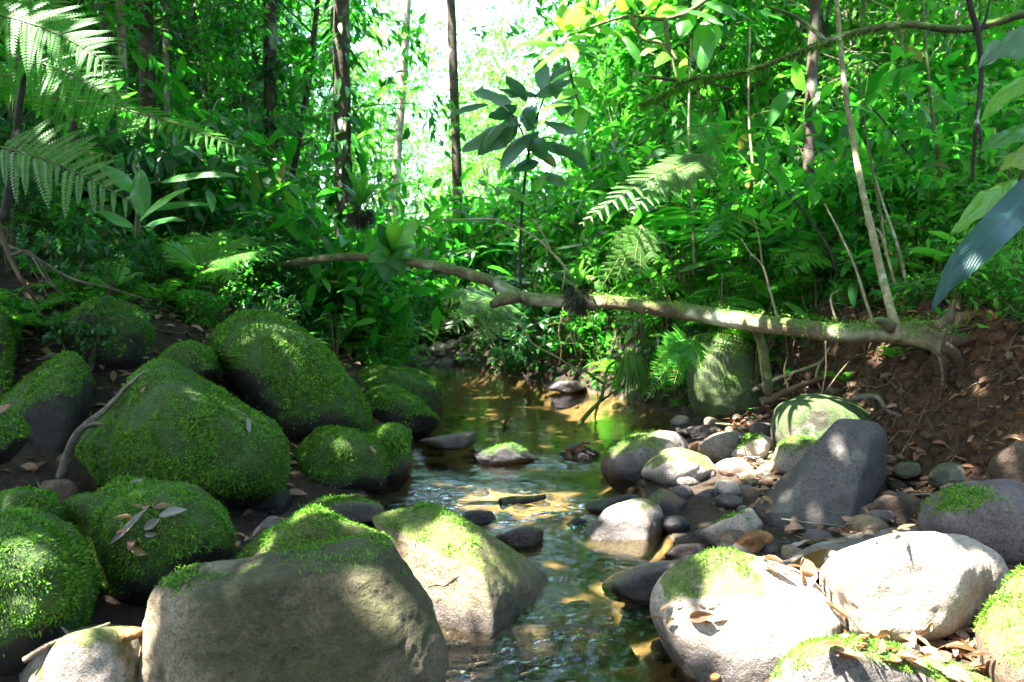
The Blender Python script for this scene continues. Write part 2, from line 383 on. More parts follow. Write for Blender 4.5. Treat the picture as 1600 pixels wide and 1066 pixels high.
# ------------------------------------------------------------------ water
RIF = [(770, 792, .6, 1.2), (690, 770, .4, .8), (880, 805, .5, 1.2), (975, 800, .3, .7), (680, 706, .35, .8), (860, 722, .35, .35), (905, 726, .25, .5), (640, 770, .5, .35),
       (850, 905, .35, .55), (800, 1000, .5, 1.0), (900, 960, .3, .6), (960, 870, .4, .5), (720, 985, .22, .9), (1040, 960, .2, .4), (760, 1060, .4, .9)]
RIFW = [(P(px, py, gy(py)), r, a) for px, py, r, a in RIF]
def riff(X, Y):
    q = 0 * X
    for c, r, a in RIFW:
        q = np.maximum(q, a * np.exp(-(((X - c[0]) / r) ** 2 + ((Y - c[1]) / (r * .8)) ** 2) * 1.4))
    return q
def water_z(X, Y):
    q = riff(X, Y)
    p = np.stack([X * 5 + .7 * vnoise(np.stack([X * 3, Y * 3, 0 * X], -1)), Y * 9, 0 * X], -1)
    w = fbm(p, 2) * .012 + (1 - np.abs(vnoise(p * 2.1 + 5))) * .024 + (1 - np.abs(vnoise(p * 4.3 + 2))) * .016 + vnoise(p * 8 + 3) * .004
    calm = .0022 * vnoise(np.stack([X * 4, Y * 6, 0 * X], -1))
    near = (1 - sstep(4.8, 6, Y)) * .006 * fbm(p * .6, 3)
    return calm + near + q * (w - .014)
xs = axis([(-3.2, -1.1, .2), (-1.1, 1.5, .016), (1.5, 3.0, .2)])
ys = axis([(-6, 1.6, .5), (1.6, 5.6, .016), (5.6, 9, .05), (9, 14, .2)])
V, F = grid(xs, ys, water_z)
foam = riff(V[:, 0], V[:, 1])
m, nt, out = newmat('stream_water'); b = NB(nt)
geo = b.n('ShaderNodeNewGeometry'); pos = geo.outputs['Position']
at = b.n('ShaderNodeAttribute', attribute_name='foam').outputs['Fac']
mp = b.n('ShaderNodeMapping', {'Vector': pos, 'Scale': (1, 1.8, 1)}).outputs[0]
n1 = b.noise(mp, 26, 3, .6); n2 = b.noise(mp, 7, 2)
hh = b.math('ADD', b.math('MULTIPLY', n1, b.math('ADD', .10, b.math('MULTIPLY', at, 1.6))), b.math('MULTIPLY', n2, .22))
nor = b.bump(hh, .5, .02)
tr = b.n('ShaderNodeBsdfTransparent', {'Color': (.82, .75, .54, 1)})
gl = b.n('ShaderNodeBsdfGlossy', {'Color': (1, 1, 1, 1), 'Roughness': .04, 'Normal': nor})
fr = b.n('ShaderNodeFresnel', {'IOR': 1.33, 'Normal': nor}).outputs[0]
mx = b.n('ShaderNodeMixShader', {0: b.math('ADD', b.math('MULTIPLY', fr, 1.0), .02, True), 1: tr.outputs[0], 2: gl.outputs[0]})
fo = b.n('ShaderNodeBsdfDiffuse', {'Color': (.75, .8, .85, 1)})
fm = b.math('MULTIPLY', b.ramp(b.math('ADD', at, b.math('MULTIPLY', b.math('SUBTRACT', b.noise(mp, 60, 5, .8), .5), 1.6)), [(1.0, 0), (1.2, .8)]), .25)
mx2 = b.n('ShaderNodeMixShader', {0: fm, 1: mx.outputs[0], 2: fo.outputs[0]})
nt.links.new(mx2.outputs[0], out.inputs[0])
obj('stream_water', mesh('stream_water', V, F, m, attrs={'foam': foam}), kind='structure')

# ------------------------------------------------------------------ boulders
_ico = {}
def ico(k):
    if k not in _ico:
        bm = bmesh.new(); bmesh.ops.create_icosphere(bm, subdivisions=k, radius=1.0)
        bm.verts.ensure_lookup_table()
        _ico[k] = (np.array([v.co[:] for v in bm.verts]), np.array([[v.index for v in f.verts] for f in bm.faces])); bm.free()
    return _ico[k]
def hull_planes(pts, c, ang=22):
    bm = bmesh.new()
    for p in pts: bm.verts.new(p)
    r = bmesh.ops.convex_hull(bm, input=bm.verts[:])
    bm.normal_update()
    N, A = [], []
    for f in bm.faces:
        n = np.array(f.normal[:])
        if np.dot(n, np.array(f.calc_center_median()[:]) - c) < 0: n = -n
        N.append(n); A.append(f.calc_area())
    bm.free()
    N, A = np.array(N), np.array(A); order = np.argsort(-A); used = np.zeros(len(N), bool); out = []
    for i in order:
        if used[i]: continue
        g = (~used) & (N @ N[i] > math.cos(math.radians(ang))); used |= g
        out.append(nrm((N[g] * A[g][:, None]).sum(0)))
    out = np.array(out); d = np.max((pts - c) @ out.T, axis=0)
    return out, np.maximum(d, 1e-3)
ROCK_V, ROCK_F, _rn = [], [], [0]
def tri_sample(V, F, n):
    a, b_, c = V[F[:, 0]], V[F[:, 1]], V[F[:, 2]]
    cr = np.cross(b_ - a, c - a); ar = np.linalg.norm(cr, axis=1)
    idx = rng.choice(len(F), n, p=ar / ar.sum()); u, v = rng.random(n), rng.random(n)
    fl = u + v > 1; u[fl] = 1 - u[fl]; v[fl] = 1 - v[fl]
    return a[idx] + (b_ - a)[idx] * u[:, None] + (c - a)[idx] * v[:, None], nrm(cr[idx]), ar.sum() / 2, idx, u, v
def boulder(label, outline, Y, T=.35, mat='grey', moss=0.0, ridge=None, p=11, rough=1.0, name='boulder', blade=1.0, cover=None, back=None, film=0.0, group=None, filmf=None, lump=1.0):
    """outline: pixels of the silhouette at depth Y; ridge: (px,py,dy) corners nearer to the camera; T: half thickness in metres."""
    o2 = np.array([q[:2] for q in outline], float); dy = np.array([q[2] if len(q) > 2 else 0 for q in outline])
    cen = o2.mean(0); pts = [P(*q, Y + e) for q, e in zip(o2, dy)]
    bk = T if back is None else back
    for q in o2: pts.append(P(*(cen + (q - cen) * .66), Y + bk))
    if ridge: pts += [P(q[0], q[1], Y + q[2]) for q in ridge]
    else:
        for q in o2: pts.append(P(*(cen + (q - cen) * .60), Y - T * .9))
    pts = np.array(pts); c = (pts.min(0) + pts.max(0)) / 2
    N, d = hull_planes(pts, c)
    size = np.linalg.norm(pts.max(0) - pts.min(0))
    wpx = np.ptp(o2[:, 0]); px0 = cen[0]
    U, F = ico(7 if wpx > 260 else 6 if wpx > 90 else 5)
    def shape(ctr, sx, sz):
        q = np.clip((U @ N.T) / d, 0, None); r = (q ** p).sum(1) ** (-1.0 / p)
        X = U * r[:, None]; sd = ctr * 3.1
        e = lump * .075 * fbm(X / size * 2.6 + sd, 3) + .03 * rough * fbm(X / size * 8 + sd, 4) + .014 * rough * fbm(X * 9 + sd, 4) + .006 * rough * fbm(X * 34 + sd, 3)
        X = X + U * (e * size * .5)[:, None]
        return X * np.array([sx, 1, sz])
    X = shape(c, 1, 1); pr = proj(X + c)
    want = o2; w0, w1 = want.min(0), want.max(0); g0, g1 = pr.min(0), pr.max(0)
    s = (w1 - w0) / (g1 - g0); X = X * np.array([s[0], 1, s[1]])
    pr = proj(X + c); off = (w0 + w1) / 2 - (pr.min(0) + pr.max(0)) / 2
    c = c + RIGHT * off[0] * Y / CF - UPV * off[1] * Y / CF
    W = X + c
    n = np.zeros_like(W); tn = np.cross(W[F[:, 1]] - W[F[:, 0]], W[F[:, 2]] - W[F[:, 0]])
    for k in range(3): np.add.at(n, F[:, k], tn)
    n = nrm(n)
    if n[0] @ (W[0] - c) < 0: n = -n
    mk = np.zeros(len(W))
    if moss > 0 or film > 0:
        amt = max(moss, film)
        mk = sstep(.0, .55, n[:, 2] * .9 + .6 * fbm(W * 4.2, 4) + .45 * fbm(W * 17, 3) + (amt - .62) * 2.0) * sstep(.03, .16, W[:, 2])
        if cover is not None: mk = mk * cover(W, n)
    at = mk if filmf is None else np.maximum(mk, filmf(W, n))
    base = np.array([c[0], c[1], W[:, 2].min()])
    o = thing(name, label, 'stone' if name == 'stone' else 'boulder', base, mesh(name, W - base, F, M[mat], attrs={'moss': at}), group=group)
    ROCK_V.append(W); ROCK_F.append(F + _rn[0]); _rn[0] += len(W)
    if moss > 0:
        ps, ns, area, idx, u, v = tri_sample(W, F, 1)
        dens = 39000 * blade * min(1.0, (3.2 / Y) ** 1.2)
        k = int(area * dens)
        ps, ns, area, idx, u, v = tri_sample(W, F, k)
        if (ns * (ps - c)).sum() < 0: ns = -ns
        mm = mk[F[idx]].mean(1)
        keep = (rng.random(k) < mm ** 1.3 * np.clip(1.1 + 1.4 * fbm(ps * 7 + 5, 3), .4, 1)) & ((ns * (CAM - ps)).sum(1) > -.35)
        ps, ns = ps[keep], ns[keep]; k = len(ps)
        if k:
            clump = .6 * fbm(ps * 26, 2) + .9 * fbm(ps * 8, 2)
            dd = nrm(ns * (.55 + .5 * rng.random((k, 1))) + rdir(k) * .85 + np.array([0, 0, -.15]))
            L = (.006 + .009 * rng.random(k)) * np.clip(1.05 + .9 * clump, .45, 2.2) * (1 + .16 * max(0, Y - 2.6)) * (.8 if Y < 2.8 and px0 > 900 else 1)
            mv = leaves(ps - ns * .002 + ns * (.014 * np.clip(clump, 0, 1))[:, None], dd, ns + .3 * rdir(k), L, L * .34, .3, .1, KITE)
            obj('moss', mesh('moss', mv[0] - base, mv[1], M['moss']), o, kind='stuff')
    return o
B = boulder
lowside = lambda lo, hi: (lambda W, n: sstep(lo, hi, n[:, 2]))
# front left group
B('big brown boulder at the front with a green mossy upper edge and broad shaded face', [(200, 1150), (222, 985), (236, 925), (270, 896), (400, 858), (520, 842, .1), (600, 838, .1), (625, 885), (655, 940), (697, 1005), (702, 1060), (690, 1150)], 2.22, .42, 'olive', .60, ridge=[(250, 935, -.12), (420, 900, -.17), (570, 880, -.17), (668, 1010, -.14), (270, 1150, -.26), (650, 1150, -.26)], p=26, lump=.55, cover=lambda W, n: sstep(.68, .98, n[:, 2] + .16 * fbm(W * 9, 3)) * sstep(-.3, .4, fbm(W * 5, 3) + .2), filmf=lambda W, n: sstep(-1.0, -.66, W[:, 0] + .16 * fbm(W * 3, 3)) * (.66 + .9 * fbm(W * 2.2 + 3, 4) + .35 * sstep(.4, .9, n[:, 2])), blade=.9, rough=1.3)  # algae film, plus painted light: face darkened, sunlit left edge left pale
B('mossy hump right behind the big brown front boulder', [(365, 890), (385, 855), (470, 796), (520, 806), (580, 830), (610, 850), (600, 900)], 2.85, .32, 'tan', .85, blade=.9)
B('angular tan boulder with a green cap and a lit face standing in the stream', [(582, 812, .1), (640, 790, .15), (702, 803, .1), (745, 828, 0), (800, 870, .1), (858, 928, .2), (832, 958, .1), (780, 1010, 0), (690, 1008, -.1), (648, 940, 0), (608, 862, 0)], 2.95, .4, 'tan', .6, ridge=[(742, 838, -.06), (762, 930, -.26), (776, 1008, -.28), (690, 1004, -.20), (636, 838, -.02)], p=28, lump=.45, cover=lambda W, n: sstep(.6, .85, n[:, 2]), film=.5, filmf=lambda W, n: .55 * sstep(.35, .7, n[:, 0]) + .35 * sstep(0, .5, fbm(W * 5, 4)))  # film also darkens the right-facing side, standing in for its shade
B('dark mossy boulder cut by the left edge with a bright green top', [(-180, 900), (-120, 820), (0, 795), (62, 797), (110, 832), (140, 890), (150, 950), (105, 1020), (30, 1090), (-120, 1090)], 2.5, .4, 'dark', 1.15, cover=lowside(-.65, -.2))
B('round mossy boulder with dead leaves lying on its top', [(118, 805), (165, 760), (248, 750), (328, 772), (368, 826), (366, 870), (312, 908), (235, 945), (205, 980), (165, 955), (130, 880)], 3.05, .38, 'dark', 1.1, cover=lowside(-.5, -.05))
B('large dome shaped boulder wholly covered in moss', [(120, 700), (150, 640), (205, 582), (245, 562), (320, 582), (400, 632), (445, 680), (453, 740), (425, 790), (340, 810), (240, 800), (138, 750)], 4.15, .6, 'dark', 1.3, cover=lowside(-.95, -.55))
B('long sloping mossy boulder on the bank behind the moss dome', [(330, 525), (398, 484), (440, 498), (482, 548), (546, 598), (580, 662), (560, 700), (470, 720), (380, 640)], 5.3, .65, 'dark', 1.15, cover=lowside(-.5, .0))
B('low round mossy boulder beside the left edge of the stream', [(448, 720), (488, 678), (540, 666), (590, 684), (610, 722), (602, 775), (520, 800), (460, 778)], 4.75, .38, 'dark', 1.2, cover=lowside(-.7, -.3))
B('small mossy boulder pressed against the low round one at the stream', [(578, 680), (602, 661), (636, 669), (645, 700), (641, 745), (615, 778), (585, 775)], 4.95, .25, 'dark', .95, cover=lowside(-.4, .1))
B('mossy boulder sloping down to the still pool', [(562, 628), (600, 601), (642, 620), (688, 668), (672, 685), (620, 690), (580, 668)], 6.3, .4, 'dark', .9, cover=lowside(-.3, .2))
B('dark boulder with thin moss at the far pool edge', [(535, 600), (575, 574), (640, 572), (686, 594), (692, 640), (684, 672), (600, 680), (540, 650)], 7.2, .55, 'dark', .85, cover=lowside(-.2, .3))
B('small bright mossy rock halfway up the left edge', [(-70, 680), (-50, 645), (0, 634), (32, 650), (47, 682), (10, 720), (-60, 740)], 3.3, .2, 'dark', .95, cover=lowside(-.5, -.1))
B('slanting mossy slab above the dark hollow', [(-40, 650), (58, 582), (118, 552), (146, 570), (142, 690), (110, 760), (20, 770), (-40, 760)], 4.5, .4, 'dark', .8, cover=lowside(-.05, .35))
B('small mossy boulder peeping over the top of the moss dome', [(250, 560), (268, 540), (300, 534), (335, 556), (345, 585), (300, 610), (255, 600)], 5.0, .3, 'dark', .9)
B('broad mossy boulder half buried in the left bank', [(95, 560), (110, 500), (165, 464), (215, 480), (240, 530), (230, 590), (150, 600)], 5.3, .5, 'dark', .8)
B('dark mossy rock on the bank at the left edge', [(-60, 560), (-40, 500), (0, 485), (28, 500), (34, 560), (10, 620)], 4.8, .4, 'dark', .75)
B('pale flat boulder in the bottom corner with a stick and a brown nut on it', [(-10, 1130), (30, 1055), (75, 1015), (135, 984), (215, 976), (235, 1010), (240, 1130)], 2.35, .3, 'pale', .0, film=.55)
B('wet grey flat stone behind the mossy hump', [(465, 800), (500, 778), (560, 776), (600, 792), (598, 812), (540, 822), (480, 818)], 3.95, .22, 'grey', .25, name='stone', film=.4)
B('small grey stone between moss boulder and hump', [(366, 862), (388, 835), (425, 806), (446, 812), (440, 850), (390, 880)], 3.5, .16, 'grey', name='stone')
B('dim dark boulder in the gap under the moss dome', [(360, 800), (380, 765), (430, 752), (457, 770), (455, 815), (400, 830)], 4.2, .2, 'dark', .3)
B('small mossy rock tucked between two mossy boulders', [(92, 810), (108, 782), (138, 770), (160, 785), (150, 830), (110, 850)], 3.1, .14, 'dark', .9)
B('low mossy rock behind the left edge boulder', [(-30, 810), (-10, 776), (40, 764), (92, 780), (100, 815), (40, 840)], 2.95, .2, 'dark', .85)
B('dim bare boulder in the dark hollow below the slanting slab', [(30, 780), (60, 752), (105, 748), (130, 770), (120, 805), (60, 812)], 3.9, .2, 'brown', .2)
# stones in the stream
B('flat wet stone at the head of the little rapid', [(655, 692), (672, 684), (722, 674), (745, 676), (745, 692), (715, 704), (670, 704)], 5.6, .25, 'grey', name='stone')
B('wet dark stone with a green mossy cap in mid stream', [(738, 712), (765, 698), (812, 693), (846, 720), (800, 730), (745, 726)], 5.35, .2, 'dark', .65, name='stone')
B('small pale stone caught among wet leaves in mid stream', [(893, 716), (905, 706), (925, 712), (930, 722), (905, 727)], 5.35, .09, 'grey', name='stone')
B('dark mossy stone behind the caught leaves in mid stream', [(872, 712), (885, 698), (908, 692), (934, 704), (942, 722), (880, 724)], 5.5, .12, 'dark', .6, name='stone')
B('dark smooth stone awash in the rapid', [(715, 812), (735, 798), (768, 797), (778, 815), (740, 825)], 4.05, .14, 'dark', name='stone')
B('tan slab lying under the shallow water below the lit boulder', [(800, 985), (880, 975), (975, 985), (1000, 1030), (900, 1050), (815, 1040)], 2.75, .06, 'tan', name='stone')
B('submerged brown stone behind the angular tan boulder', [(770, 840), (820, 822), (850, 830), (845, 860), (790, 865)], 3.75, .16, 'brown', .4, name='stone')
B('dark stone at the far edge of the pool', [(848, 606), (866, 594), (900, 594), (918, 606), (890, 616)], 8.6, .25, 'purple', name='stone')
# right shore
B('grey boulder with a green mossy patch at the pool outlet', [(938, 730), (960, 695), (1012, 672), (1058, 676), (1078, 700), (1068, 740), (1000, 780), (958, 765)], 5.0, .32, 'grey', .55, cover=lambda W, n: sstep(-.12, .1, .9 - W[:, 0] + 0 * n[:, 0]))
B('oval tan stone lit by the sun leaning on the mossy grey one', [(1002, 742), (1030, 712), (1062, 699), (1102, 712), (1124, 744), (1094, 776), (1045, 778)], 4.65, .26, 'pale', .0, film=.55)
B('dark wet stone at the waterline behind the white lit one', [(912, 794), (935, 780), (990, 772), (1012, 780), (1000, 806), (930, 810)], 4.2, .2, 'dark', name='stone')
B('white sunlit stone with a thin green rim at the water edge', [(905, 845), (958, 790), (1000, 778), (1034, 798), (1042, 850), (1005, 880), (950, 872)], 3.85, .3, 'pale', .0, film=.45, ridge=[(960, 800, -.12), (1020, 815, -.15), (1000, 872, -.22), (925, 855, -.15)], p=16)
B('square brown stone with mossy top behind the white sunlit one', [(995, 790), (1035, 764), (1076, 784), (1083, 835), (1042, 848), (1000, 840)], 4.15, .25, 'brown', .3, p=20, cover=lowside(.6, .9))
B('wet grey stone half in the water below the big lit boulder', [(940, 918), (988, 884), (1050, 866), (1105, 868), (1090, 910), (1030, 945), (955, 940)], 3.2, .25, 'grey', name='stone')
B('big pale boulder at the front with green film and lichen on its top', [(1015, 940), (1042, 890), (1108, 858), (1205, 874), (1290, 928), (1325, 990), (1320, 1060), (1210, 1110), (1090, 1095), (1035, 1020)], 2.62, .42, 'pale', .52, ridge=[(1040, 965, -.2), (1180, 960, -.28), (1300, 1010, -.22), (1200, 1100, -.3), (1100, 1080, -.28)], film=.68, blade=.6, cover=lambda W, n: sstep(.55, .8, n[:, 2]) * sstep(1.0, .72, W[:, 0]), p=14)
B('smooth white boulder in full sun at the right front', [(1280, 880), (1300, 864), (1400, 839), (1512, 830), (1562, 858), (1579, 890), (1562, 945), (1500, 1000), (1418, 1015), (1330, 1000), (1298, 945)], 2.75, .42, 'pale', .38, p=13, blade=.6, cover=lambda W, n: sstep(1.45, 1.25, W[:, 0] + .5 * (W[:, 1] - 2.75) * 0) * sstep(.5, .8, n[:, 2]) * (W[:, 1] > 2.85))
B('mossy boulder at the bottom edge strewn with dead leaves', [(1190, 1120), (1240, 1012), (1312, 998), (1402, 1010), (1500, 1038), (1580, 1080), (1590, 1150), (1200, 1150)], 2.2, .26, 'grey', .72, cover=lowside(.3, .6))
B('smooth purple grey boulder at the right edge with mossy shoulder', [(1432, 835), (1470, 770), (1540, 748), (1610, 752), (1680, 800), (1690, 900), (1600, 930), (1500, 900)], 3.3, .4, 'purple', .5, cover=lambda W, n: sstep(2.02, 1.8, W[:, 0]))
B('mossy boulder cut off by the right bottom corner', [(1522, 1010), (1560, 928), (1605, 885), (1720, 880), (1760, 1000), (1740, 1110), (1570, 1090)], 2.3, .3, 'brown', .62, ridge=[(1580, 960, -.1), (1600, 1090, -.25), (1700, 1000, -.25)], cover=lowside(.1, .4))
B('tall tilted grey slab leaning over the shore stones', [(1180, 805), (1225, 745), (1272, 688), (1322, 654), (1372, 660), (1387, 692), (1384, 760), (1345, 815), (1262, 850), (1200, 848)], 3.85, .36, 'slate', .0, ridge=[(1320, 668, -.06), (1362, 690, -.12), (1330, 812, -.28), (1262, 846, -.3), (1200, 830, -.2)], p=20, rough=.5)
B('green tinged boulder lying under the bank behind the tilted slab', [(1203, 668), (1222, 628), (1262, 614), (1345, 632), (1392, 655), (1395, 700), (1300, 715), (1215, 705)], 4.95, .4, 'green', .0, film=.75)
B('upright mottled boulder standing below the fallen trunk', [(1073, 560), (1085, 530), (1130, 515), (1185, 535), (1205, 600), (1196, 668), (1110, 680), (1076, 640)], 6.3, .4, 'green', .25, film=.5, filmf=lambda W, n: .75 + .5 * fbm(W * 4, 3))
B('smooth grey stone on the shore left of the mossy lit one', [(1088, 712), (1112, 686), (1150, 674), (1170, 682), (1158, 715), (1112, 730)], 5.0, .2, 'grey', name='stone')
B('sunlit stone with mossy back near the tilted slab', [(1142, 712), (1160, 688), (1190, 678), (1212, 690), (1205, 720), (1165, 735)], 4.85, .16, 'pale', .35, name='stone')
B('rounded stone with mossy top beside the tilted slab', [(1200, 735), (1212, 700), (1245, 682), (1280, 684), (1275, 725), (1225, 755)], 4.55, .2, 'pale', .55, name='stone')
B('pinkish sunlit stone among the small shore stones', [(1118, 728), (1130, 717), (1160, 715), (1180, 736), (1165, 768), (1132, 762)], 4.6, .14, 'pink', name='stone')
B('wet stone in the brown side pool', [(1072, 782), (1100, 766), (1145, 761), (1172, 782), (1120, 800)], 4.35, .18, 'grey', name='stone')
B('white stone with green top beside the tilted slab foot', [(1092, 836), (1130, 812), (1178, 794), (1192, 815), (1165, 860), (1110, 866)], 3.6, .2, 'pale', .4, name='stone', cover=lambda W, n: sstep(.9, 1.05, W[:, 0]))
B('small sandy stone at the side pool edge', [(1178, 740), (1192, 726), (1212, 730), (1215, 752), (1190, 760)], 4.55, .09, 'pink', name='stone')
B('flat grey slab lying between lit boulder and tilted slab', [(1228, 885), (1262, 855), (1320, 832), (1400, 822), (1445, 824), (1448, 850), (1330, 890), (1250, 900)], 3.2, .25, 'grey', name='stone', ridge=[(1260, 878, -.2), (1400, 862, -.2), (1330, 850, -.05)])
B('brown blocky stone right of the tilted slab', [(1346, 808), (1382, 772), (1432, 776), (1448, 800), (1440, 830), (1360, 830)], 3.7, .2, 'brown', name='stone')
B('low dark stone behind the smooth grey shore stone', [(1052, 676), (1098, 664), (1135, 670), (1128, 694), (1070, 690)], 5.8, .2, 'dark', name='stone')
B('small grey stone in the leaf litter below the bank', [(1448, 752), (1470, 724), (1508, 722), (1522, 745), (1500, 765), (1460, 768)], 3.95, .14, 'green', name='stone')
B('dark small stone at the foot of the earth bank', [(1452, 706), (1470, 690), (1496, 690), (1502, 712), (1470, 722)], 4.3, .1, 'green', name='stone')
B('grey brown boulder rising at the right edge below the bank', [(1540, 745), (1575, 705), (1640, 680), (1720, 720), (1700, 790), (1560, 790)], 3.75, .3, 'brown', name='boulder')
B('brown flat stone in the shallow side pool', [(1038, 868), (1060, 852), (1102, 850), (1112, 864), (1070, 878)], 3.5, .12, 'pink', name='stone')
for lab, out_, Y_, T_, mt, ms in [
  ('small grey cobble filling the gap before the pinkish stone', [(1098, 756), (1108, 744), (1128, 746), (1134, 760), (1112, 768)], 4.7, .1, 'slate', 0), ('small brown cobble under the pinkish stone', [(1150, 775), (1165, 764), (1186, 770), (1184, 786), (1160, 788)], 4.4, .09, 'brown', 0),
  ('grey cobble between the smooth grey stone and the green tinged boulder', [(1168, 672), (1180, 660), (1205, 662), (1208, 680), (1185, 684)], 5.3, .13, 'slate', 0), ('tan cobble in front of the square brown stone', [(1050, 850), (1068, 838), (1092, 842), (1094, 856), (1066, 860)], 3.7, .1, 'tan', 0),
  ('dark cobble at the toe of the tilted slab', [(1205, 856), (1222, 842), (1246, 848), (1244, 864), (1220, 868)], 3.5, .1, 'dark', 0), ('pale cobble beside the crumbling brown lump', [(1112, 880), (1126, 866), (1150, 868), (1152, 884), (1128, 890)], 3.3, .08, 'pale', 0),
  ('greenish cobble in the litter right of the tilted slab', [(1392, 738), (1408, 722), (1436, 724), (1440, 742), (1412, 750)], 4.1, .13, 'green', .3), ('small grey cobble near the bank foot litter', [(1408, 700), (1420, 688), (1440, 692), (1440, 704), (1420, 708)], 4.4, .1, 'grey', 0),
  ('brown cobble by the purple grey boulder', [(1500, 760), (1518, 742), (1545, 748), (1546, 768), (1515, 774)], 3.8, .13, 'brown', 0), ('wet dark cobble at the pool outlet edge', [(1078, 700), (1090, 690), (1106, 694), (1104, 708), (1086, 712)], 5.2, .1, 'dark', 0),
  ('dark wet cobble in the riffle beside the white sunlit stone', [(885, 820), (900, 808), (920, 812), (918, 826), (896, 830)], 4.0, .08, 'dark', 0), ('small wet cobble at the foot of the low round mossy boulder', [(600, 790), (615, 778), (634, 782), (632, 796), (610, 800)], 4.5, .1, 'dark', 0)]:
    B(lab, out_, Y_, T_, mt, ms, name='stone')
ROCKS = (np.concatenate(ROCK_V), np.concatenate(ROCK_F))
BVH = BVHTree.FromPolygons([tuple(v) for v in ROCKS[0]], [tuple(f) for f in ROCKS[1]])
def hit(px, py):                      # the rock surface (or ground) seen at a pixel of the photograph
    d = nrm(pdir(px, py)); loc, n, i, t = BVH.ray_cast(Vector(CAM), Vector(d))
    tg = None
    for t2 in np.arange(1.2, 14, .03):
        q = CAM + d * t2
        if q[2] < max(ground_z(q[0], q[1]), -.01): tg = t2; break
    if loc is not None and (tg is None or t < tg): 
        n = np.array(n); n = -n if n @ d > 0 else n
        return np.array(loc), n
    return (CAM + d * tg, np.array([0, 0, 1.0])) if tg else (P(px, py, 6), np.array([0, 0, 1.0]))
# ------------------------------------------------------------------ the fallen trunk and other wood
def tube_obj(name, pts, rad, mat, parent=None, base=None, sides=10, wob=.12, sub=5):
    pts = np.asarray(pts, float); base = pts[0] if base is None else base
    V, F, U = tube(pts, rad, sides, wob, sub)
    return mesh(name, V - base, F, M[mat], uv=U)
def pp(L, Y=None):
    return np.array([P(a, b, c) for a, b, c in L]) if Y is None else np.array([P(a, b, Y) for a, b in L])
LOG = [(1480, 532, 4.15), (1440, 524, 4.25), (1395, 520, 4.36), (1330, 520, 4.52), (1240, 512, 4.75), (1140, 498, 5.0), (1040, 483, 5.3), (960, 473, 5.45), (890, 471, 5.6),
       (822, 466, 5.75), (770, 441, 5.9), (715, 424, 6.1), (650, 411, 6.35), (590, 403, 6.6), (530, 402, 6.85), (480, 408, 7.1), (430, 416, 7.4)]
lr = [25, 21, 16.5, 15.5, 14.5, 13.2, 12, 10.8, 9.6, 9.8, 9, 8.5, 7.5, 6.5, 6, 6, 5.5]
lpts = pp(LOG); lbase = lpts[0]
lrad = [r * q[2] / CF for r, q in zip(lr, LOG)]
log = thing('fallen_trunk', 'fallen crooked tree trunk spanning the stream with pale mottled bark', 'tree trunk', lbase)
obj('trunk', tube_obj('trunk', lpts, lrad, 'log', base=lbase, sides=20, wob=.22, sub=8), log)
for q, r in (([(1462, 518, 4.16), (1478, 504, 4.18), (1486, 486, 4.25), (1492, 470, 4.3)], [.05, .035, .02, .01]), ([(1466, 538, 4.16), (1488, 552, 4.14), (1500, 580, 4.2), (1496, 625, 4.3)], [.055, .035, .02, .008]),
             ([(1464, 530, 4.15), (1500, 532, 4.2), (1550, 528, 4.35)], [.06, .035, .012]), ([(1470, 545, 4.14), (1476, 585, 4.2), (1466, 640, 4.3)], [.03, .016, .006])):
    obj('root', tube_obj('root', pp(q), r, 'root', base=lbase, sides=9, wob=.4), log)
obj('shoot', tube_obj('shoot', pp([(1403, 530, 4.31), (1393, 488, 4.33), (1378, 430, 4.45), (1362, 360, 4.6), (1346, 290, 4.8), (1333, 220, 5.0), (1322, 150, 5.05), (1314, 80, 5.1), (1309, 20, 5.15), (1304, -60, 5.2)]),
                         [.046, .024, .022, .021, .02, .019, .018, .016, .014, .012], 'stick', base=lbase, sides=10, wob=.15), log)
obj('broken_branch', tube_obj('broken_branch', pp([(806, 462, 5.76), (786, 468, 5.7), (768, 476, 5.66)]), [.06, .045, .03], 'log', base=lbase, wob=.2), log)
obj('broken_branch', tube_obj('broken_branch', pp([(1392, 512, 4.30), (1378, 502, 4.26), (1366, 501, 4.22)]), [.035, .025, .015], 'log', base=lbase, wob=.2), log)
obj('branch', tube_obj('branch', pp([(1180, 510, 5.1), (1192, 545, 5.12), (1198, 590, 5.15), (1200, 615, 5.2)]), [.03, .032, .034, .03], 'mossy_branch', base=lbase, wob=.2), log)

vt, ft, ut = tube(lpts, lrad, 20, .22, 8)
def log_moss(n, t0, t1):
    k = rng.integers(int(t0 * 128), int(t1 * 128), n); a = rng.integers(0, 20, n); ps = vt[k * 20 + a]; ce = vt[:129 * 20].reshape(129, 20, 3).mean(1)[k]; ns = nrm(ps - ce)
    ps = ps + rng.normal(size=(n, 3)) * .02; kk = (ns[:, 2] + .8 * fbm(ps * 5, 3) > .45); ps, ns = ps[kk], ns[kk]; m = len(ps)
    L = .008 + .018 * rng.random(m); mv = leaves(ps - ns * .004, nrm(ns * .6 + rdir(m) * .8), ns + .3 * rdir(m), L, L * .34, .3, .1, KITE)
    obj('moss', mesh('moss', mv[0] - lbase, mv[1], M['moss']), log, kind='stuff')
log_moss(9000, .0, .55)
def stick(label, L, r, mat='stick', name='stick', cat_='stick', forks=(), sides=7, group=None):
    pts = pp(L); base = pts[0]
    o = thing(name, label, cat_, base, tube_obj(name, pts, np.linspace(r, r * .45, len(pts)), mat, sides=sides, wob=.2), group=group)
    for fk in forks:
        obj('twig', tube_obj('twig', pp(fk), np.linspace(r * .6, r * .25, len(fk)), mat, base=base, sides=5, wob=.2), o)
    return o
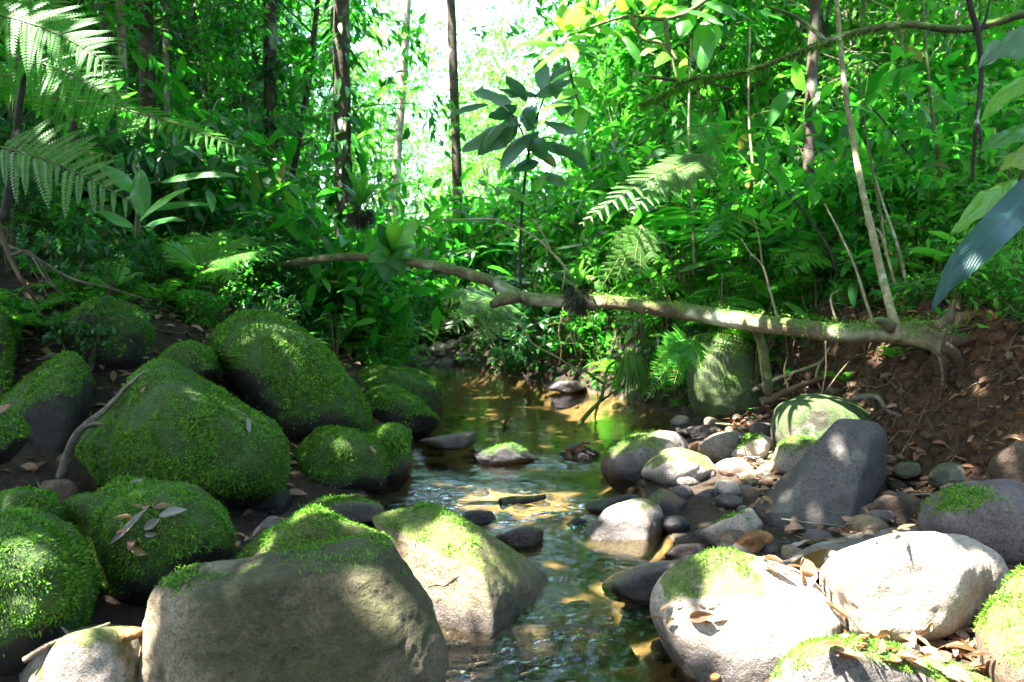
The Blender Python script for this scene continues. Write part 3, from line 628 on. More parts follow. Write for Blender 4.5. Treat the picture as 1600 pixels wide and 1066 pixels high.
stick('pale bare stem rising behind the trunk just right of its upright shoot', [(1431, 515, 5.0), (1412, 424, 5.1), (1398, 370, 5.15), (1382, 325, 5.2), (1365, 270, 5.3)], .014)
stick('pale crooked stem with a low fork touching the trunk near the upright shoot', [(1421, 512, 4.95), (1400, 450, 5.0), (1385, 395, 5.05), (1374, 362, 5.05), (1352, 352, 5.1)], .012, forks=[[(1385, 395, 5.05), (1380, 360, 5.05), (1378, 335, 5.1)]])
stick('short pale snag standing on the trunk beside its root end', [(1446, 508, 4.85), (1443, 470, 4.87), (1436, 432, 4.9)], .011)
stick('thin bright stem leaning left behind the trunk before the dark hollow', [(1366, 512, 5.05), (1348, 455, 5.15), (1335, 415, 5.2), (1310, 360, 5.3), (1288, 318, 5.4)], .012)
stick('short pale peg stuck upright above the trunk', [(1308, 505, 5.0), (1300, 480, 5.02), (1299, 462, 5.02), (1312, 452, 5.05)], .009)
stick('slender stem curving left above the middle of the trunk', [(1216, 502, 5.2), (1203, 455, 5.25), (1191, 415, 5.3), (1172, 395, 5.35), (1157, 372, 5.4)], .010, forks=[[(1191, 415, 5.3), (1186, 375, 5.3), (1177, 340, 5.35)]])
stick('bare pale twig bending down onto the crook of the trunk', [(905, 462, 5.6), (884, 420, 5.65), (862, 395, 5.7), (835, 370, 5.75), (775, 343, 5.8), (690, 345, 5.9)], .013, forks=[[(884, 420, 5.65), (880, 445, 5.6), (878, 456, 5.6)], [(862, 395, 5.7), (845, 360, 5.75), (830, 340, 5.8)]])
stick('mossy curved branch rising out of the pool', [(903, 666, 6.7), (920, 645, 6.75), (938, 625, 6.8), (944, 600, 6.85), (950, 575, 6.9), (968, 560, 7.0)], .022, 'mossy_branch', 'branch', 'branch', forks=[[(930, 633, 6.8), (960, 612, 6.9), (990, 590, 7.0)], [(944, 600, 6.85), (925, 588, 6.8), (905, 575, 6.9), (880, 578, 7.0)], [(938, 620, 6.8), (930, 650, 6.75), (933, 664, 6.7)]])
stick('long thin dead twig arching over the far pool edge', [(812, 500, 7.5), (830, 535, 7.4), (865, 555, 7.3), (900, 575, 7.2), (945, 590, 7.1)], .012, forks=[[(865, 555, 7.3), (880, 540, 7.2), (890, 520, 7.2)], [(900, 575, 7.2), (912, 592, 7.1)]])
stick('small green stemmed twig poking from the still water', [(792, 660, 6.9), (788, 640, 6.9), (782, 620, 6.9), (780, 606, 6.95)], .012, 'mossy_branch', forks=[[(788, 645, 6.9), (800, 632, 6.9), (818, 628, 6.9)]])
stick('pale dead branch lying on the bank behind the green boulder', [(1176, 610, 5.6), (1205, 595, 5.5), (1240, 582, 5.5), (1281, 566, 5.5), (1298, 540, 5.55)], .017, forks=[[(1281, 566, 5.5), (1275, 590, 5.45), (1285, 612, 5.4)], [(1240, 582, 5.5), (1225, 600, 5.4)]])
stick('thick crooked root branch below the trunk with peeling end', [(1188, 628, 5.4), (1205, 622, 5.4), (1240, 607, 5.4), (1300, 587, 5.45), (1370, 570, 5.4)], .03, 'root', 'branch', 'branch', forks=[[(1205, 622, 5.4), (1188, 605, 5.35), (1172, 596, 5.3)], [(1300, 587, 5.45), (1320, 600, 5.35), (1345, 590, 5.3)]])
stick('cut brown stick lying on the leaf litter behind the tilted slab', [(1330, 622, 4.75), (1370, 620, 4.75), (1385, 640, 4.6), (1415, 653, 4.5)], .022, 'drift')
stick('thin bent stick on the litter at the bank foot', [(1440, 718, 4.2), (1442, 735, 4.1), (1475, 722, 4.1), (1515, 722, 4.05)], .012, 'drift', forks=[[(1475, 722, 4.1), (1490, 735, 4.0), (1493, 750, 3.95)]])
stick('grey weathered driftwood wedged between moss dome and hollow', [(95, 745, 3.9), (112, 695, 3.85), (130, 668, 3.85), (165, 640, 3.9), (180, 622, 3.95)], .026, 'drift', 'driftwood', 'driftwood', forks=[[(130, 668, 3.85), (150, 662, 3.8), (165, 664, 3.78)], [(165, 640, 3.9), (205, 598, 3.95), (240, 570, 4.0)]], sides=9)
stick('brown stick lying across the pale corner boulder', [(38, 1032, 2.13), (75, 1008, 2.15), (112, 995, 2.17), (172, 974, 2.2)], .010, 'drift', forks=[[(112, 995, 2.17), (100, 984, 2.19), (95, 980, 2.2)]])
stick('wet knobbly piece of wood lying in the rapid', [(783, 789, 4.25), (800, 783, 4.28), (825, 781, 4.3), (852, 776, 4.33)], .034, 'stem_dark', 'driftwood', 'driftwood', sides=9)
stick('dark broken stub leaning at the waterline of the pool', [(787, 676, 6.6), (790, 660, 6.62), (796, 650, 6.65)], .02, 'stem_dark')

def root(label, L, r, mat='root', forks=()):
    return stick(label, L, r, mat, 'root', 'root', forks)
root('thick looping root on the dark bank under the root end', [(1475, 590, 4.55), (1473, 615, 4.5), (1490, 622, 4.45), (1508, 612, 4.5), (1512, 580, 4.55), (1506, 545, 4.6)], .02)
root('thin pale root running right from the loop below the leaf', [(1497, 545, 4.4), (1496, 560, 4.4), (1515, 567, 4.35), (1560, 572, 4.3), (1620, 576, 4.3)], .011, 'stick', [[(1497, 545, 4.4), (1508, 530, 4.45), (1520, 520, 4.5)], [(1515, 567, 4.35), (1525, 553, 4.35), (1522, 545, 4.4)]])
root('second thin root crossing the orange earth', [(1520, 556, 4.35), (1560, 552, 4.3), (1620, 545, 4.3)], .008, 'root')
root('twisted hairy root hanging down the orange earth', [(1498, 665, 4.35), (1512, 640, 4.3), (1540, 622, 4.25), (1572, 600, 4.25), (1600, 560, 4.3)], .02, 'root', [[(1540, 622, 4.25), (1560, 640, 4.2), (1575, 665, 4.2)]])
root('dangling brown root strands below the trunk root end', [(1483, 545, 4.6), (1482, 600, 4.5), (1486, 660, 4.4), (1484, 710, 4.35)], .006, 'root')
root('long pale root trailing across the dark left bank', [(-20, 372, 4.6), (50, 400, 4.7), (110, 435, 4.85), (170, 450, 5.0), (235, 470, 5.2)], .012, 'drift', [[(50, 400, 4.7), (75, 440, 4.7), (110, 470, 4.8)]])
root('short forked root stub on the left bank above the moss', [(170, 465, 5.3), (178, 445, 5.3), (205, 428, 5.4)], .018, 'root', [[(178, 445, 5.3), (166, 440, 5.25)]])
root('drooping brown root at the left edge above the rocks', [(-10, 330, 4.3), (15, 400, 4.25), (35, 440, 4.2), (60, 475, 4.3)], .016, 'root', [[(15, 400, 4.25), (50, 395, 4.2), (85, 450, 4.2)]])

# crumbly brown lump (rotten wood) and little things on the rocks
B('crumbling orange brown lump of rotten wood wedged by the tilted slab', [(1136, 856), (1155, 838), (1182, 827), (1208, 832), (1214, 858), (1196, 874), (1160, 872)], 3.42, .13, 'rotten', rough=4, name='rotten_log', p=9)
o = bpy.data.objects.get('rotten_log'); o['category'] = 'rotten wood'
def nut(label, px, py, L, W, mat='rotten', name='nut'):
    loc, n = hit(px, py); U, F = ico(4)
    V = U * np.array([L / 2, W / 2, W / 2]) * (1 + .08 * fbm(U * 3, 3))[:, None]
    th = rng.random() * .6
    thing(name, label, name, loc + n * W * .4, mesh(name, V, F, M[mat]), rot=(0, -.1, th))
nut('oblong orange brown nut on the pale corner boulder', 192, 996, .085, .04)
nut('tan nut husk on the rear rim of the round mossy boulder', 214, 757, .05, .026, 'drift')
nut('small brown snail shell at the foot of the big pale boulder', 1118, 1056, .035, .026, 'rotten', 'snail_shell')

# dead leaves: curled blades lying where the photograph shows them
def blade(Lg, W, curl=.25, roll=.5, wav=.1, seed=0, ns=12, nt_=6, notch=0.0):
    r = np.random.default_rng(seed); s = np.linspace(0, 1, ns + 1); t = np.linspace(-1, 1, nt_ + 1)
    S, T = np.meshgrid(s, t, indexing='ij')
    w = W / 2 * np.maximum(np.sin(np.pi * np.clip(S, 0, 1) ** .85), 0) ** .75 * (1 - notch * (vnoise(np.stack([S * 9, T * 0 + np.sign(T) * 3, S * 0 + seed], -1)) > .25))
    x = S * Lg; y = w * T
    z = -curl * Lg * S ** 2 + roll * w * T ** 2 + wav * W * vnoise(np.stack([S * 5, T * 2, 0 * S + seed * 1.7], -1)) * np.abs(T)
    V = np.stack([x, y, z], -1).reshape(-1, 3)
    i, j = np.meshgrid(np.arange(ns), np.arange(nt_), indexing='ij'); a = i * (nt_ + 1) + j; k = nt_ + 1
    F = np.concatenate([np.stack([a, a + k, a + k + 1], -1).reshape(-1, 3), np.stack([a, a + k + 1, a + 1], -1).reshape(-1, 3)])
    return V, F, np.stack([T / 2 + .5, S], -1).reshape(-1, 2)
def frame_from(d, up):
    d = nrm(d); s = nrm(np.cross(up, d)); u = np.cross(d, s); return np.stack([d, s, u], 1)
def dead(label, px, py, Lcm, ang, mat='dead', W=None, lift=.15, curl=None, roll=.9, seed=None, name='dead_leaf', group=None):
    loc, n = hit(px, py); seed = int(px + py) if seed is None else seed
    L = Lcm / 100; W = W or L * .42
    a = math.radians(ang); d = RIGHT * math.cos(a) + UPV * math.sin(a); d = d - n * (d @ n)
    V, F, U = blade(L, W, -.12 if curl is None else curl, roll, .25, seed)
    V[:, 0] -= L / 2; R = frame_from(d + n * lift, n)
    thing(name, label, 'dead leaf', loc + n * .012, mesh(name, V @ R.T, F, M[mat], uv=U), group=group)
dead('long narrow grey dead leaf lying on the round mossy boulder', 208, 820, 24, 38, 'dead_grey', .024)
dead('tan dead leaf beside the long grey one on the mossy boulder', 240, 818, 7, 30, 'dead_grey', .03)
dead('grey curled dead leaf at the right of the mossy boulder top group', 272, 804, 10, 15, 'dead_grey', .035)
dead('brown forked dead leaf low on the round mossy boulder', 222, 856, 8, -20, 'dead')
dead('small pale dead leaf under the tan one on the mossy boulder', 238, 832, 5, 5, 'dead_grey')
dead('small grey dead leaf stuck on the side of the moss dome', 384, 668, 8, 80, 'dead_grey', .028)
dead('tiny orange dead leaf on the upper moss dome', 228, 612, 6, -60, 'dead')
dead('orange brown dead leaf on the low mossy boulder by the stream', 578, 706, 7, -75, 'dead', .035)
dead('tan dead leaf at the foot of the driftwood', 150, 664, 10, -5, 'dead', .035)
dead('orange dead leaf on the small mossy rock at the left edge', 4, 650, 9, 70, 'dead')
dead('large curled brown dead leaf standing between the pale boulders', 1272, 886, 20, 42, 'dead', .10, .5, .15, 1.6)
dead('second brown dead leaf tucked below the large curled one', 1252, 902, 11, 80, 'dead', .06, .3)
dead('dark brown dead leaf flat on the mossy pale boulder', 1098, 963, 9, 8, 'dead', .035)
dead('small curled brown dead leaf on the boulder edge near the water', 1052, 972, 4.5, 20, 'dead')
dead('dead leaf on the upper right flank of the mossy pale boulder', 1212, 897, 10, -25, 'dead', .04)
dead('thin brown dead leaf wedged between the two big pale boulders', 1306, 962, 12, -55, 'dead', .03)
dead('dark dead leaf lying on the bottom mossy boulder', 1420, 1036, 10, -25, 'dead', .035)
dead('wide brown dead leaf at the foot of the white boulder', 1432, 1010, 16, -8, 'dead', .06)
dead('pale dead leaf beside the wide brown one under the white boulder', 1370, 1006, 9, 12, 'dead', .04)
dead('small orange dead leaf against the white boulder base', 1442, 978, 6, 50, 'dead')
dead('green grey lanceolate leaf fallen on the flat grey slab', 1248, 858, 13, 38, 'dead_grey', .03)
dead('brown dead leaf on the wet flat stone behind the hump', 556, 782, 6, -15, 'dead')
dead('upright brown dead leaf between the smooth shore stones', 1086, 698, 12, 70, 'dead', .06, .6)
dead('orange dead leaf among the sandy stones of the side pool', 1176, 762, 10, 35, 'dead', .05, .5)
dead('second orange dead leaf by the small sandy stone', 1184, 776, 8, -40, 'dead', .05, .4)
dead('cream dead leaf on the left bank above the slanting slab', 62, 515, 20, 10, 'dead_grey', .07)
dead('curled tan dead leaf on the left bank near the slab', 72, 566, 18, 20, 'dead_grey', .06)
dead('brown dead leaf at the root of the mossy left bank boulder', 92, 540, 16, 10, 'dead', .05)
dead('heap like crumpled dead leaf on the left bank by the root stub', 222, 462, 26, 5, 'dead_grey', .1, .4)
dead('large tan dead leaf on the orange bank beside the trunk root end', 1515, 505, 18, 30, 'dead', .12, .2)
for k, (px, py, l) in enumerate([(905, 700, 'dead leaf heaped on the small mid stream stone at its left'), (915, 697, 'dead leaf topmost on the small mid stream stone'), (890, 712, 'reddish dead leaf at the wet foot of the mid stream stone')]):
    dead(l, px, py, 9, 40 - 50 * k, 'dead', .05, .3)

def litter(name, n, pos, L0, L1, mats='dead'):
    d = rdir(n); d[:, 2] *= .25; up = nrm(np.array([0, 0, 1.0]) + .55 * rdir(n))
    L = L0 + (L1 - L0) * rng.random(n)
    V, F, U = leaves(pos, d, up, L, L * (.3 + .25 * rng.random(n)), -.1 + .4 * rng.random(n), .15 + .3 * rng.random(n), MID)
    obj(name, mesh(name, V, F, M[mats], uv=U), kind='stuff')
def gpts(n, x0, x1, y0, y1, dz=.015, f=None):
    x = x0 + (x1 - x0) * rng.random(n); y = y0 + (y1 - y0) * rng.random(n)
    z = ground_z(x, y); p = np.stack([x, y, z + dz], -1)
    k = z > .05
    if f is not None: k &= f(x, y)
    return p[k]
def gz0(x, y): return float(ground_z(np.array([x]), np.array([y]))[0])
def on_bank(x, y): return x > np.interp(y, _cy, _xr) + .5
p = gpts(6500, 1.2, 5.0, 2.2, 7.5, .02, on_bank); litter('fallen_leaves', len(p), p, .035, .10)
p = gpts(1500, -6, -1.2, 3, 9, .02); litter('fallen_leaves', len(p), p, .05, .13)
# leaves lodged between the front right boulders
q = np.array([hit(rng.uniform(*a), rng.uniform(*b_))[0] for a, b_, k in (((1300, 1540), (985, 1035), 60), ((1190, 1300), (870, 910), 26), ((1030, 1130), (950, 985), 10), ((1390, 1560), (1015, 1060), 26), ((1300, 1440), (828, 850), 18), ((1150, 1215), (735, 800), 26), ((200, 300), (780, 850), 8), ((880, 935), (695, 722), 14), ((1060, 1130), (600, 650), 12), ((360, 430), (800, 850), 8)) for _ in range(k)])
litter('fallen_leaves', len(q), q + np.array([0, 0, .012]), .025, .075)
# gravel
p = gpts(900, .6, 3.0, 2.5, 8, .0, lambda x, y: x < np.interp(y, _ty, _tx) + .25)
def pebbles(name, p, r0, r1, mat):
    U, F = ico(2); n = len(p)
    r = r0 + (r1 - r0) * rng.random(n) ** 2.5
    sc_ = np.stack([r, r * (.6 + .4 * rng.random(n)), r * (.4 + .3 * rng.random(n))], -1)
    a = rng.random(n) * 6.28; ca, sa = np.cos(a), np.sin(a)
    q = U[None] * sc_[:, None] * (1 + .18 * vnoise(U[None] * 1.4 + p[:, None] * 9))[..., None]
    V = np.stack([q[..., 0] * ca[:, None] - q[..., 1] * sa[:, None], q[..., 0] * sa[:, None] + q[..., 1] * ca[:, None], q[..., 2]], -1) + p[:, None]
    Fa = (F[None] + (np.arange(n) * len(U))[:, None, None]).reshape(-1, 3)
    obj(name, mesh(name, V.reshape(-1, 3), Fa, M[mat]), kind='stuff')
pebbles('gravel', p[::2], .01, .06, 'brown'); pebbles('gravel', p[1::2], .008, .05, 'grey')
n = 900; y = rng.uniform(1.8, 8, n); x = np.interp(y, _cy, _xl) + rng.random(n) * (np.interp(y, _cy, _xr) - np.interp(y, _cy, _xl))
pebbles('gravel', np.stack([x, y, ground_z(x, y) - .012], -1), .008, .085, 'brown')
n = 220; y = rng.uniform(11, 12.6, n); x = rng.uniform(-2.4, -.6, n); pebbles('gravel', np.stack([x, y, np.maximum(ground_z(x, y), 0.0)], -1), .03, .13, 'pale')
# fine rootlets hanging out of the earth bank
tubes = []
for _ in range(170):
    y = rng.uniform(3.2, 8.5); x = np.interp(y, _ty, _tx) + rng.uniform(.1, .75); z = gz0(x, y); l = rng.uniform(.15, .55); d = np.array([-.35 - .3 * rng.random(), rng.normal() * .35 - .15, -.75])
    q = np.array([[x, y, z + .03], *[[x, y, z + .05] + d * l * t + rng.normal(size=3) * .03 + [-.06, 0, 0] for t in (.35, .7, 1)]]); r0 = .002 + .004 * rng.random() ** 2; tubes.append(tube(q, [r0, r0 * .8, r0 * .6, r0 * .3], 4, 0, 2))
V, F, U = cat(tubes); obj('roots', mesh('roots', V, F, M['root'], uv=U), kind='stuff')

q = [hit(a, b_) for a, b_ in ((668, 918), (682, 914), (694, 916), (706, 908), (722, 897))]
o = [o for o in bpy.data.objects if 'angular tan boulder' in str(o.get('label'))][0]
V, F, U = tube(np.array([p_ - n_ * .002 for p_, n_ in q]), [.002, .0045, .003, .005, .002], 6, .3, 3); obj('crack', mesh('crack', V - np.array(o.location), F, M['stem_dark'], uv=U), o)

# broken twigs strewn on the litter
tubes = []
for p_ in np.concatenate([gpts(260, 1.3, 4.6, 2.6, 7.5, .03, on_bank), gpts(90, -4.5, -1.0, 3.2, 7, .03)]):
    l = rng.uniform(.08, .4); a = rng.random() * 6.28; d = np.array([math.cos(a), math.sin(a), .15 * rng.normal()]) * l
    q = [p_ - d / 2, p_ + .06 * l * rng.normal(size=3) + [0, 0, .015], p_ + d / 2]; q = [np.array([c[0], c[1], max(c[2], gz0(c[0], c[1]) + .006)]) for c in q]
    tubes.append(tube(np.array(q), [.004, .004, .002], 5, .1, 2))
V, F, U = cat(tubes); obj('twigs', mesh('twigs', V, F, M['drift'], uv=U), kind='stuff')

# thin roots and vines hanging from the thicket to the pool, and a few stems on the right slope
for k, (x0, y0, x1, y1, Y) in enumerate([(925, 470, 935, 640, 7.0), (962, 480, 955, 600, 7.2), (985, 470, 992, 640, 6.8), (1002, 480, 1000, 655, 6.6), (1128, 430, 1135, 560, 5.3), (880, 480, 872, 575, 7.8), (1040, 470, 1046, 560, 6.2), (1225, 515, 1232, 610, 5.2), (1290, 530, 1282, 640, 5.0), (1350, 540, 1352, 620, 4.8), (720, 300, 722, 470, 9.5), (655, 280, 650, 480, 9.0)]):
    stick('thin brown root strand hanging straight down towards the pool', [(x0, y0, Y), (x0 * .6 + x1 * .4 + 4 * math.sin(k), y0 * .6 + y1 * .4, Y), (x0 * .3 + x1 * .7 - 5 * math.sin(k * 2), y0 * .3 + y1 * .7, Y - .03), (x1, y1, Y - .05)], .0055, 'root', 'hanging_root', 'root', sides=5, group='root strands hanging over the pool')
stick('jointed green stem standing in the right thicket', [(1470, 340, 5.6), (1466, 250, 5.6), (1458, 190, 5.65), (1448, 90, 5.7), (1440, -20, 5.8)], .016, 'stem')
stick('dark stem slanting up left in the right thicket', [(1462, 318, 5.8), (1435, 265, 5.8), (1402, 215, 5.9), (1360, 165, 6.0)], .014, 'stem_dark')
stick('dark stem slanting towards the green shoot from the bank', [(1310, 430, 5.5), (1290, 380, 5.5), (1250, 325, 5.6), (1190, 260, 5.8)], .012, 'stem_dark')
stick('thin pale far stem standing above the middle of the trunk', [(1085, 430, 7.5), (1082, 320, 7.5), (1076, 200, 7.6), (1080, 60, 7.7)], .018, 'stick')
stick('second thin pale far stem in the thicket by the ferns', [(1185, 400, 7.0), (1180, 300, 7.0), (1170, 180, 7.1), (1172, 40, 7.2)], .016, 'stick')
stick('slender upright stem left of the big aroid leaf', [(1382, 380, 5.2), (1370, 300, 5.2), (1352, 200, 5.3), (1340, 100, 5.4)], .010, 'stem')
b0 = P(985, 560, 6.6); q = rdir(260); ps = b0 + q * np.array([.10, .08, .10]); d = nrm(q * .5 + np.array([0, -.2, -1.0])); L = .14 + .2 * rng.random(260)
V, F, U = leaves(ps, d, q + .01, L, .010, .05, .0, MID); thing('grass_tuft', 'yellowish tuft of grass hanging from the bank to the pool', 'grass', b0, mesh('grass_tuft', V - b0, F, M['fern_yellow'], uv=U))

# crumbled clods and packed litter on the face of the earth bank
n = 2600; y = rng.uniform(2.8, 6.2, n); x = np.interp(y, _ty, _tx) + rng.uniform(-.15, 1.0, n); p = np.stack([x, y, ground_z(x, y) + .01], -1)
litter('fallen_leaves', len(p[::2]), p[::2], .03, .09)
p2 = p.copy(); p2[:, 0] += rng.normal(size=n) * .05; p2[:, 2] = ground_z(p2[:, 0], p2[:, 1]); U, F = ico(1); r = .008 + .05 * rng.random(n) ** 3
V = U[None] * r[:, None, None] * (1 + .35 * vnoise(U[None] * 2 + p2[:, None] * 13))[..., None] + p2[:, None]
obj('soil_clods', mesh('soil_clods', V.reshape(-1, 3), (F[None] + (np.arange(n) * len(U))[:, None, None]).reshape(-1, 3), bpy.data.materials['forest_floor']), kind='stuff')
p = gpts(1600, -5.5, -1.6, 4.4, 8, .02); litter('fallen_leaves', len(p), p, .04, .11)

# loose cobbles packed along the right shore
U, F = ico(3); cob = []
for k in range(8):
    q = U * np.array([1, .75 + .2 * rng.random(), .55 + .15 * rng.random()]) * (1 + .22 * fbm(U * 1.5 + 7 * k, 3) + .03 * fbm(U * 9 + k, 3))[:, None]; cob.append(mesh('cobble', q, F, M[['grey', 'tan', 'slate', 'brown', 'pale', 'purple', 'dark', 'tan'][k]], attrs={'moss': np.zeros(len(q))}))
n_ = 0
for _ in range(600):
    y = rng.uniform(2.9, 6.6); x = np.interp(y, _cy, _xr) + rng.uniform(-.10, 1.0)
    if n_ > 72 or x > np.interp(y, _ty, _tx) + .1: continue
    r = .025 + .065 * rng.random() ** 1.6; z = gz0(x, y)
    if z < -.06: continue
    n_ += 1; wet_ = z < .04
    thing('cobble', 'small wet cobble at the right edge of the stream' if wet_ else 'small loose cobble among the boulders of the right shore', 'stone', (x, y, max(z, -.03) + r * .25), cob[int(rng.integers(8))], (rng.normal() * .25, rng.normal() * .25, rng.random() * 6.28), r, 'wet cobbles at the stream edge' if wet_ else 'loose cobbles on the right shore')
rng = np.random.default_rng(55)
# ------------------------------------------------------------------ plants
def frond(curve, side, npin, Lmax, bip=True, width=.3, droop=.15, rise=.35, start=.12, nsub=14, stem_r=.006):
    """curve: points of the midrib; side: unit vector in the blade plane. Returns (stem tube, blade)"""
    c = np.asarray(curve, float)
    tt = np.linspace(0, 1, len(c)); T = start + (1 - start) * (np.arange(npin) + .5) / npin
    def at(t): return np.stack([np.interp(t, tt, c[:, k]) for k in range(3)], -1)
    pos = np.repeat(at(T), 2, 0); tan = nrm(np.repeat(at(np.minimum(T + .02, 1)) - at(np.maximum(T - .02, 0)), 2, 0))
    sg = np.tile([1.0, -1.0], npin)[:, None]; t2 = np.repeat(T, 2); u = (t2 - start) / (1 - start)
    sd = nrm(side - tan * (tan @ side)[:, None]); up = np.cross(sd, tan); up *= np.sign(up[:, 2:3] + 1e-6)
    d = nrm(sd * sg + tan * (rise + .35 * u[:, None]) - up * droop * .6 + .09 * rng.normal(size=(len(sg), 3)))
    L = Lmax * np.minimum(1, (u + .12) / .32) ** .6 * np.maximum(1 - u, .02) ** .62 * 1.12 * (1 + .10 * rng.normal(size=len(u))) * np.where(rng.random(len(u)) < .03, .45, 1)
    if not bip:
        return leaves(pos, d, up, L, L * width * (.7 + .3 * (1 - u)) * 1.0, droop, .06, LO)
    s = (np.arange(nsub) + .5) / nsub
    q = pos[:, None] + d[:, None] * (L[:, None] * s)[..., None] - up[:, None] * (droop * L[:, None] * s ** 2)[..., None]
    q = np.repeat(q, 2, 1); pd = np.repeat(d[:, None], 2 * nsub, 1); s2 = np.repeat(s, 2)
    u3 = np.repeat(up[:, None], 2 * nsub, 1); sgn = np.tile([1.0, -1.0], nsub)[None, :, None]
    ps = np.cross(u3, pd); dd = nrm(ps * sgn + pd * .55 - u3 * .1)
    l = np.maximum(L, .25 * Lmax * .5)[:, None] * width * .5 * (1 - s2 ** 1.6)[None] ** .7 + .001
    step = np.repeat((L / nsub)[:, None], 2 * nsub, 1)
    a = leaves(q.reshape(-1, 3), dd.reshape(-1, 3), u3.reshape(-1, 3), l.ravel(), np.maximum(step.ravel() * 1.0, .004), .05, .05, KITE)
    # midribs of the pinnae as thin blades
    b_ = leaves(pos, d, up, L, .006, droop, .0, KITE)
    return cat([a, b_])
def arc(A, Bq, h, n=9, bend=None):
    A, Bq = np.asarray(A, float), np.asarray(Bq, float); t = np.linspace(0, 1, n)[:, None]
    m = (A + Bq) / 2 + np.array([0, 0, h]) * 1.0 + (0 if bend is None else np.asarray(bend))
    return (1 - t) ** 2 * A + 2 * t * (1 - t) * m + t ** 2 * Bq
def hero_frond(parent, base, A, Bq, h, side, npin, Lmax, mat='fern', bip=True, width=.3, nsub=14, droop=.15, r=.006, start=.12, label=None):
    c = arc(A, Bq, h); V, F, U = frond(c, nrm(side), npin, Lmax, bip, width, droop, nsub=nsub, start=start)
    o = obj('frond', mesh('frond', V - base, F, M[mat], uv=U), parent)
    if label: o['label'] = label
    obj('midrib', tube_obj('midrib', c, np.linspace(r, r * .3, len(c)), 'stem', base=base, sides=5, wob=0, sub=1), o)
    return o
def hero_leaf(parent, base, A, Bq, W, mat='hero_mid', arch=.12, face=None, roll=-.25, seed=0, name='leaf', wav=.08, notch=0, petiole=0):
    A, Bq = np.asarray(A, float), np.asarray(Bq, float); L = np.linalg.norm(Bq - A)
    V, F, U = blade(L, W, 0, roll, wav, seed, 12, 6, notch)
    u = V[:, 0] / L; V[:, 2] += arch * L * 4 * u * (1 - u)
    up = np.array([0, -.55, .8]) if face is None else np.asarray(face, float)
    R = frame_from(Bq - A, up)
    return obj(name, mesh(name, V @ R.T + A - base, F, M[mat], uv=U), parent)

# tree fern at the upper left: dark midribs, big twice divided fronds
b0 = P(8, 335, 3.7); tf = thing('tree_fern', 'large tree fern with broad lacy fronds hanging in from the upper left', 'fern', b0)
obj('stalk', tube_obj('stalk', pp([(6, 345, 3.7), (18, 270, 3.7), (30, 170, 3.7), (45, 95, 3.7), (75, 50, 3.7)]), [.022, .018, .015, .012, .008], 'stem_dark', base=b0, sides=7, wob=.1), tf)
sA = np.array([.15, -.75, -.55])
hero_frond(tf, b0, P(-60, 20, 3.7), P(186, 112, 3.55), .14, [-.25, -.5, -.85], 24, .33, 'fern', width=.20, nsub=20)
hero_frond(tf, b0, P(10, 90, 3.75), P(205, 175, 3.45), .10, [-.3, -.6, -.75], 18, .24, 'fern', width=.28, nsub=14)
hero_frond(tf, b0, P(20, 150, 3.9), P(392, 240, 3.7), .13, [-.12, -.85, -.5], 32, .25, 'fern', width=.2, nsub=18)
hero_frond(tf, b0, P(-30, 225, 3.5), P(222, 328, 3.35), .10, [-.2, -.35, -.9], 13, .24, 'fern_yellow', width=.34, nsub=16, label='yellowish frond showing its veins')
hero_frond(tf, b0, P(-10, 250, 3.9), P(190, 250, 3.8), .10, [.05, -.8, -.5], 18, .20, 'fern', width=.3)
hero_frond(tf, b0, P(-60, 120, 3.9), P(140, 165, 3.9), .12, [.0, -.7, -.6], 18, .22, 'fern', width=.3)
hero_frond(tf, b0, P(-80, -40, 3.9), P(120, 40, 3.9), .12, [-.1, -.6, -.7], 18, .26, 'fern', width=.3)
# fern on the left bank
b0 = P(312, 425, 4.9); fb = thing('fern', 'bright lacy fern spreading beside the thin end of the fallen trunk', 'fern', b0)
for (tx, ty, dY, h, L) in [(432, 398, -.1, .10, .15), (415, 372, .2, .12, .13), (252, 384, -.1, .1, .12), (375, 440, -.35, .08, .12), (300, 362, .3, .1, .12), (262, 408, -.3, .07, .1), (350, 360, .3, .12, .12)]:
    A = P(312, 425, 4.9); Bq = P(tx, ty, 4.9 + dY); hero_frond(fb, b0, A, Bq, h, np.cross(nrm(Bq - A), [0, -.45, .9]), 17, L * 1.25, 'fern', width=.34, nsub=11)
# broad leaves on the left bank
b0 = P(215, 365, 4.7); gp = thing('ginger_plant', 'ginger like plant with broad upright leaf blades on the left bank', 'plant', b0)
for k, (ax, ay, aY, bx, by, bY, w, mt) in enumerate([(218, 345, 4.7, 296, 294, 4.55, .13, 'hero_bright'), (250, 285, 4.9, 376, 277, 4.8, .10, 'hero_mid'), (215, 300, 4.8, 150, 255, 4.7, .13, 'hero_mid'), (222, 340, 4.7, 220, 262, 4.8, .12, 'hero_mid'),
                                                 (225, 355, 4.6, 290, 345, 4.4, .10, 'hero_dark'), (210, 355, 4.6, 150, 330, 4.5, .11, 'hero_mid'), (228, 330, 4.9, 330, 320, 5.0, .10, 'hero_mid')]):
    hero_leaf(gp, b0, P(ax, ay, aY), P(bx, by, bY), w, mt, .08, seed=k)
obj('stem', tube_obj('stem', pp([(214, 372, 4.75), (216, 330, 4.75), (232, 290, 4.85), (252, 284, 4.9)]), [.014, .012, .009, .006], 'stem', base=b0, sides=6), gp)
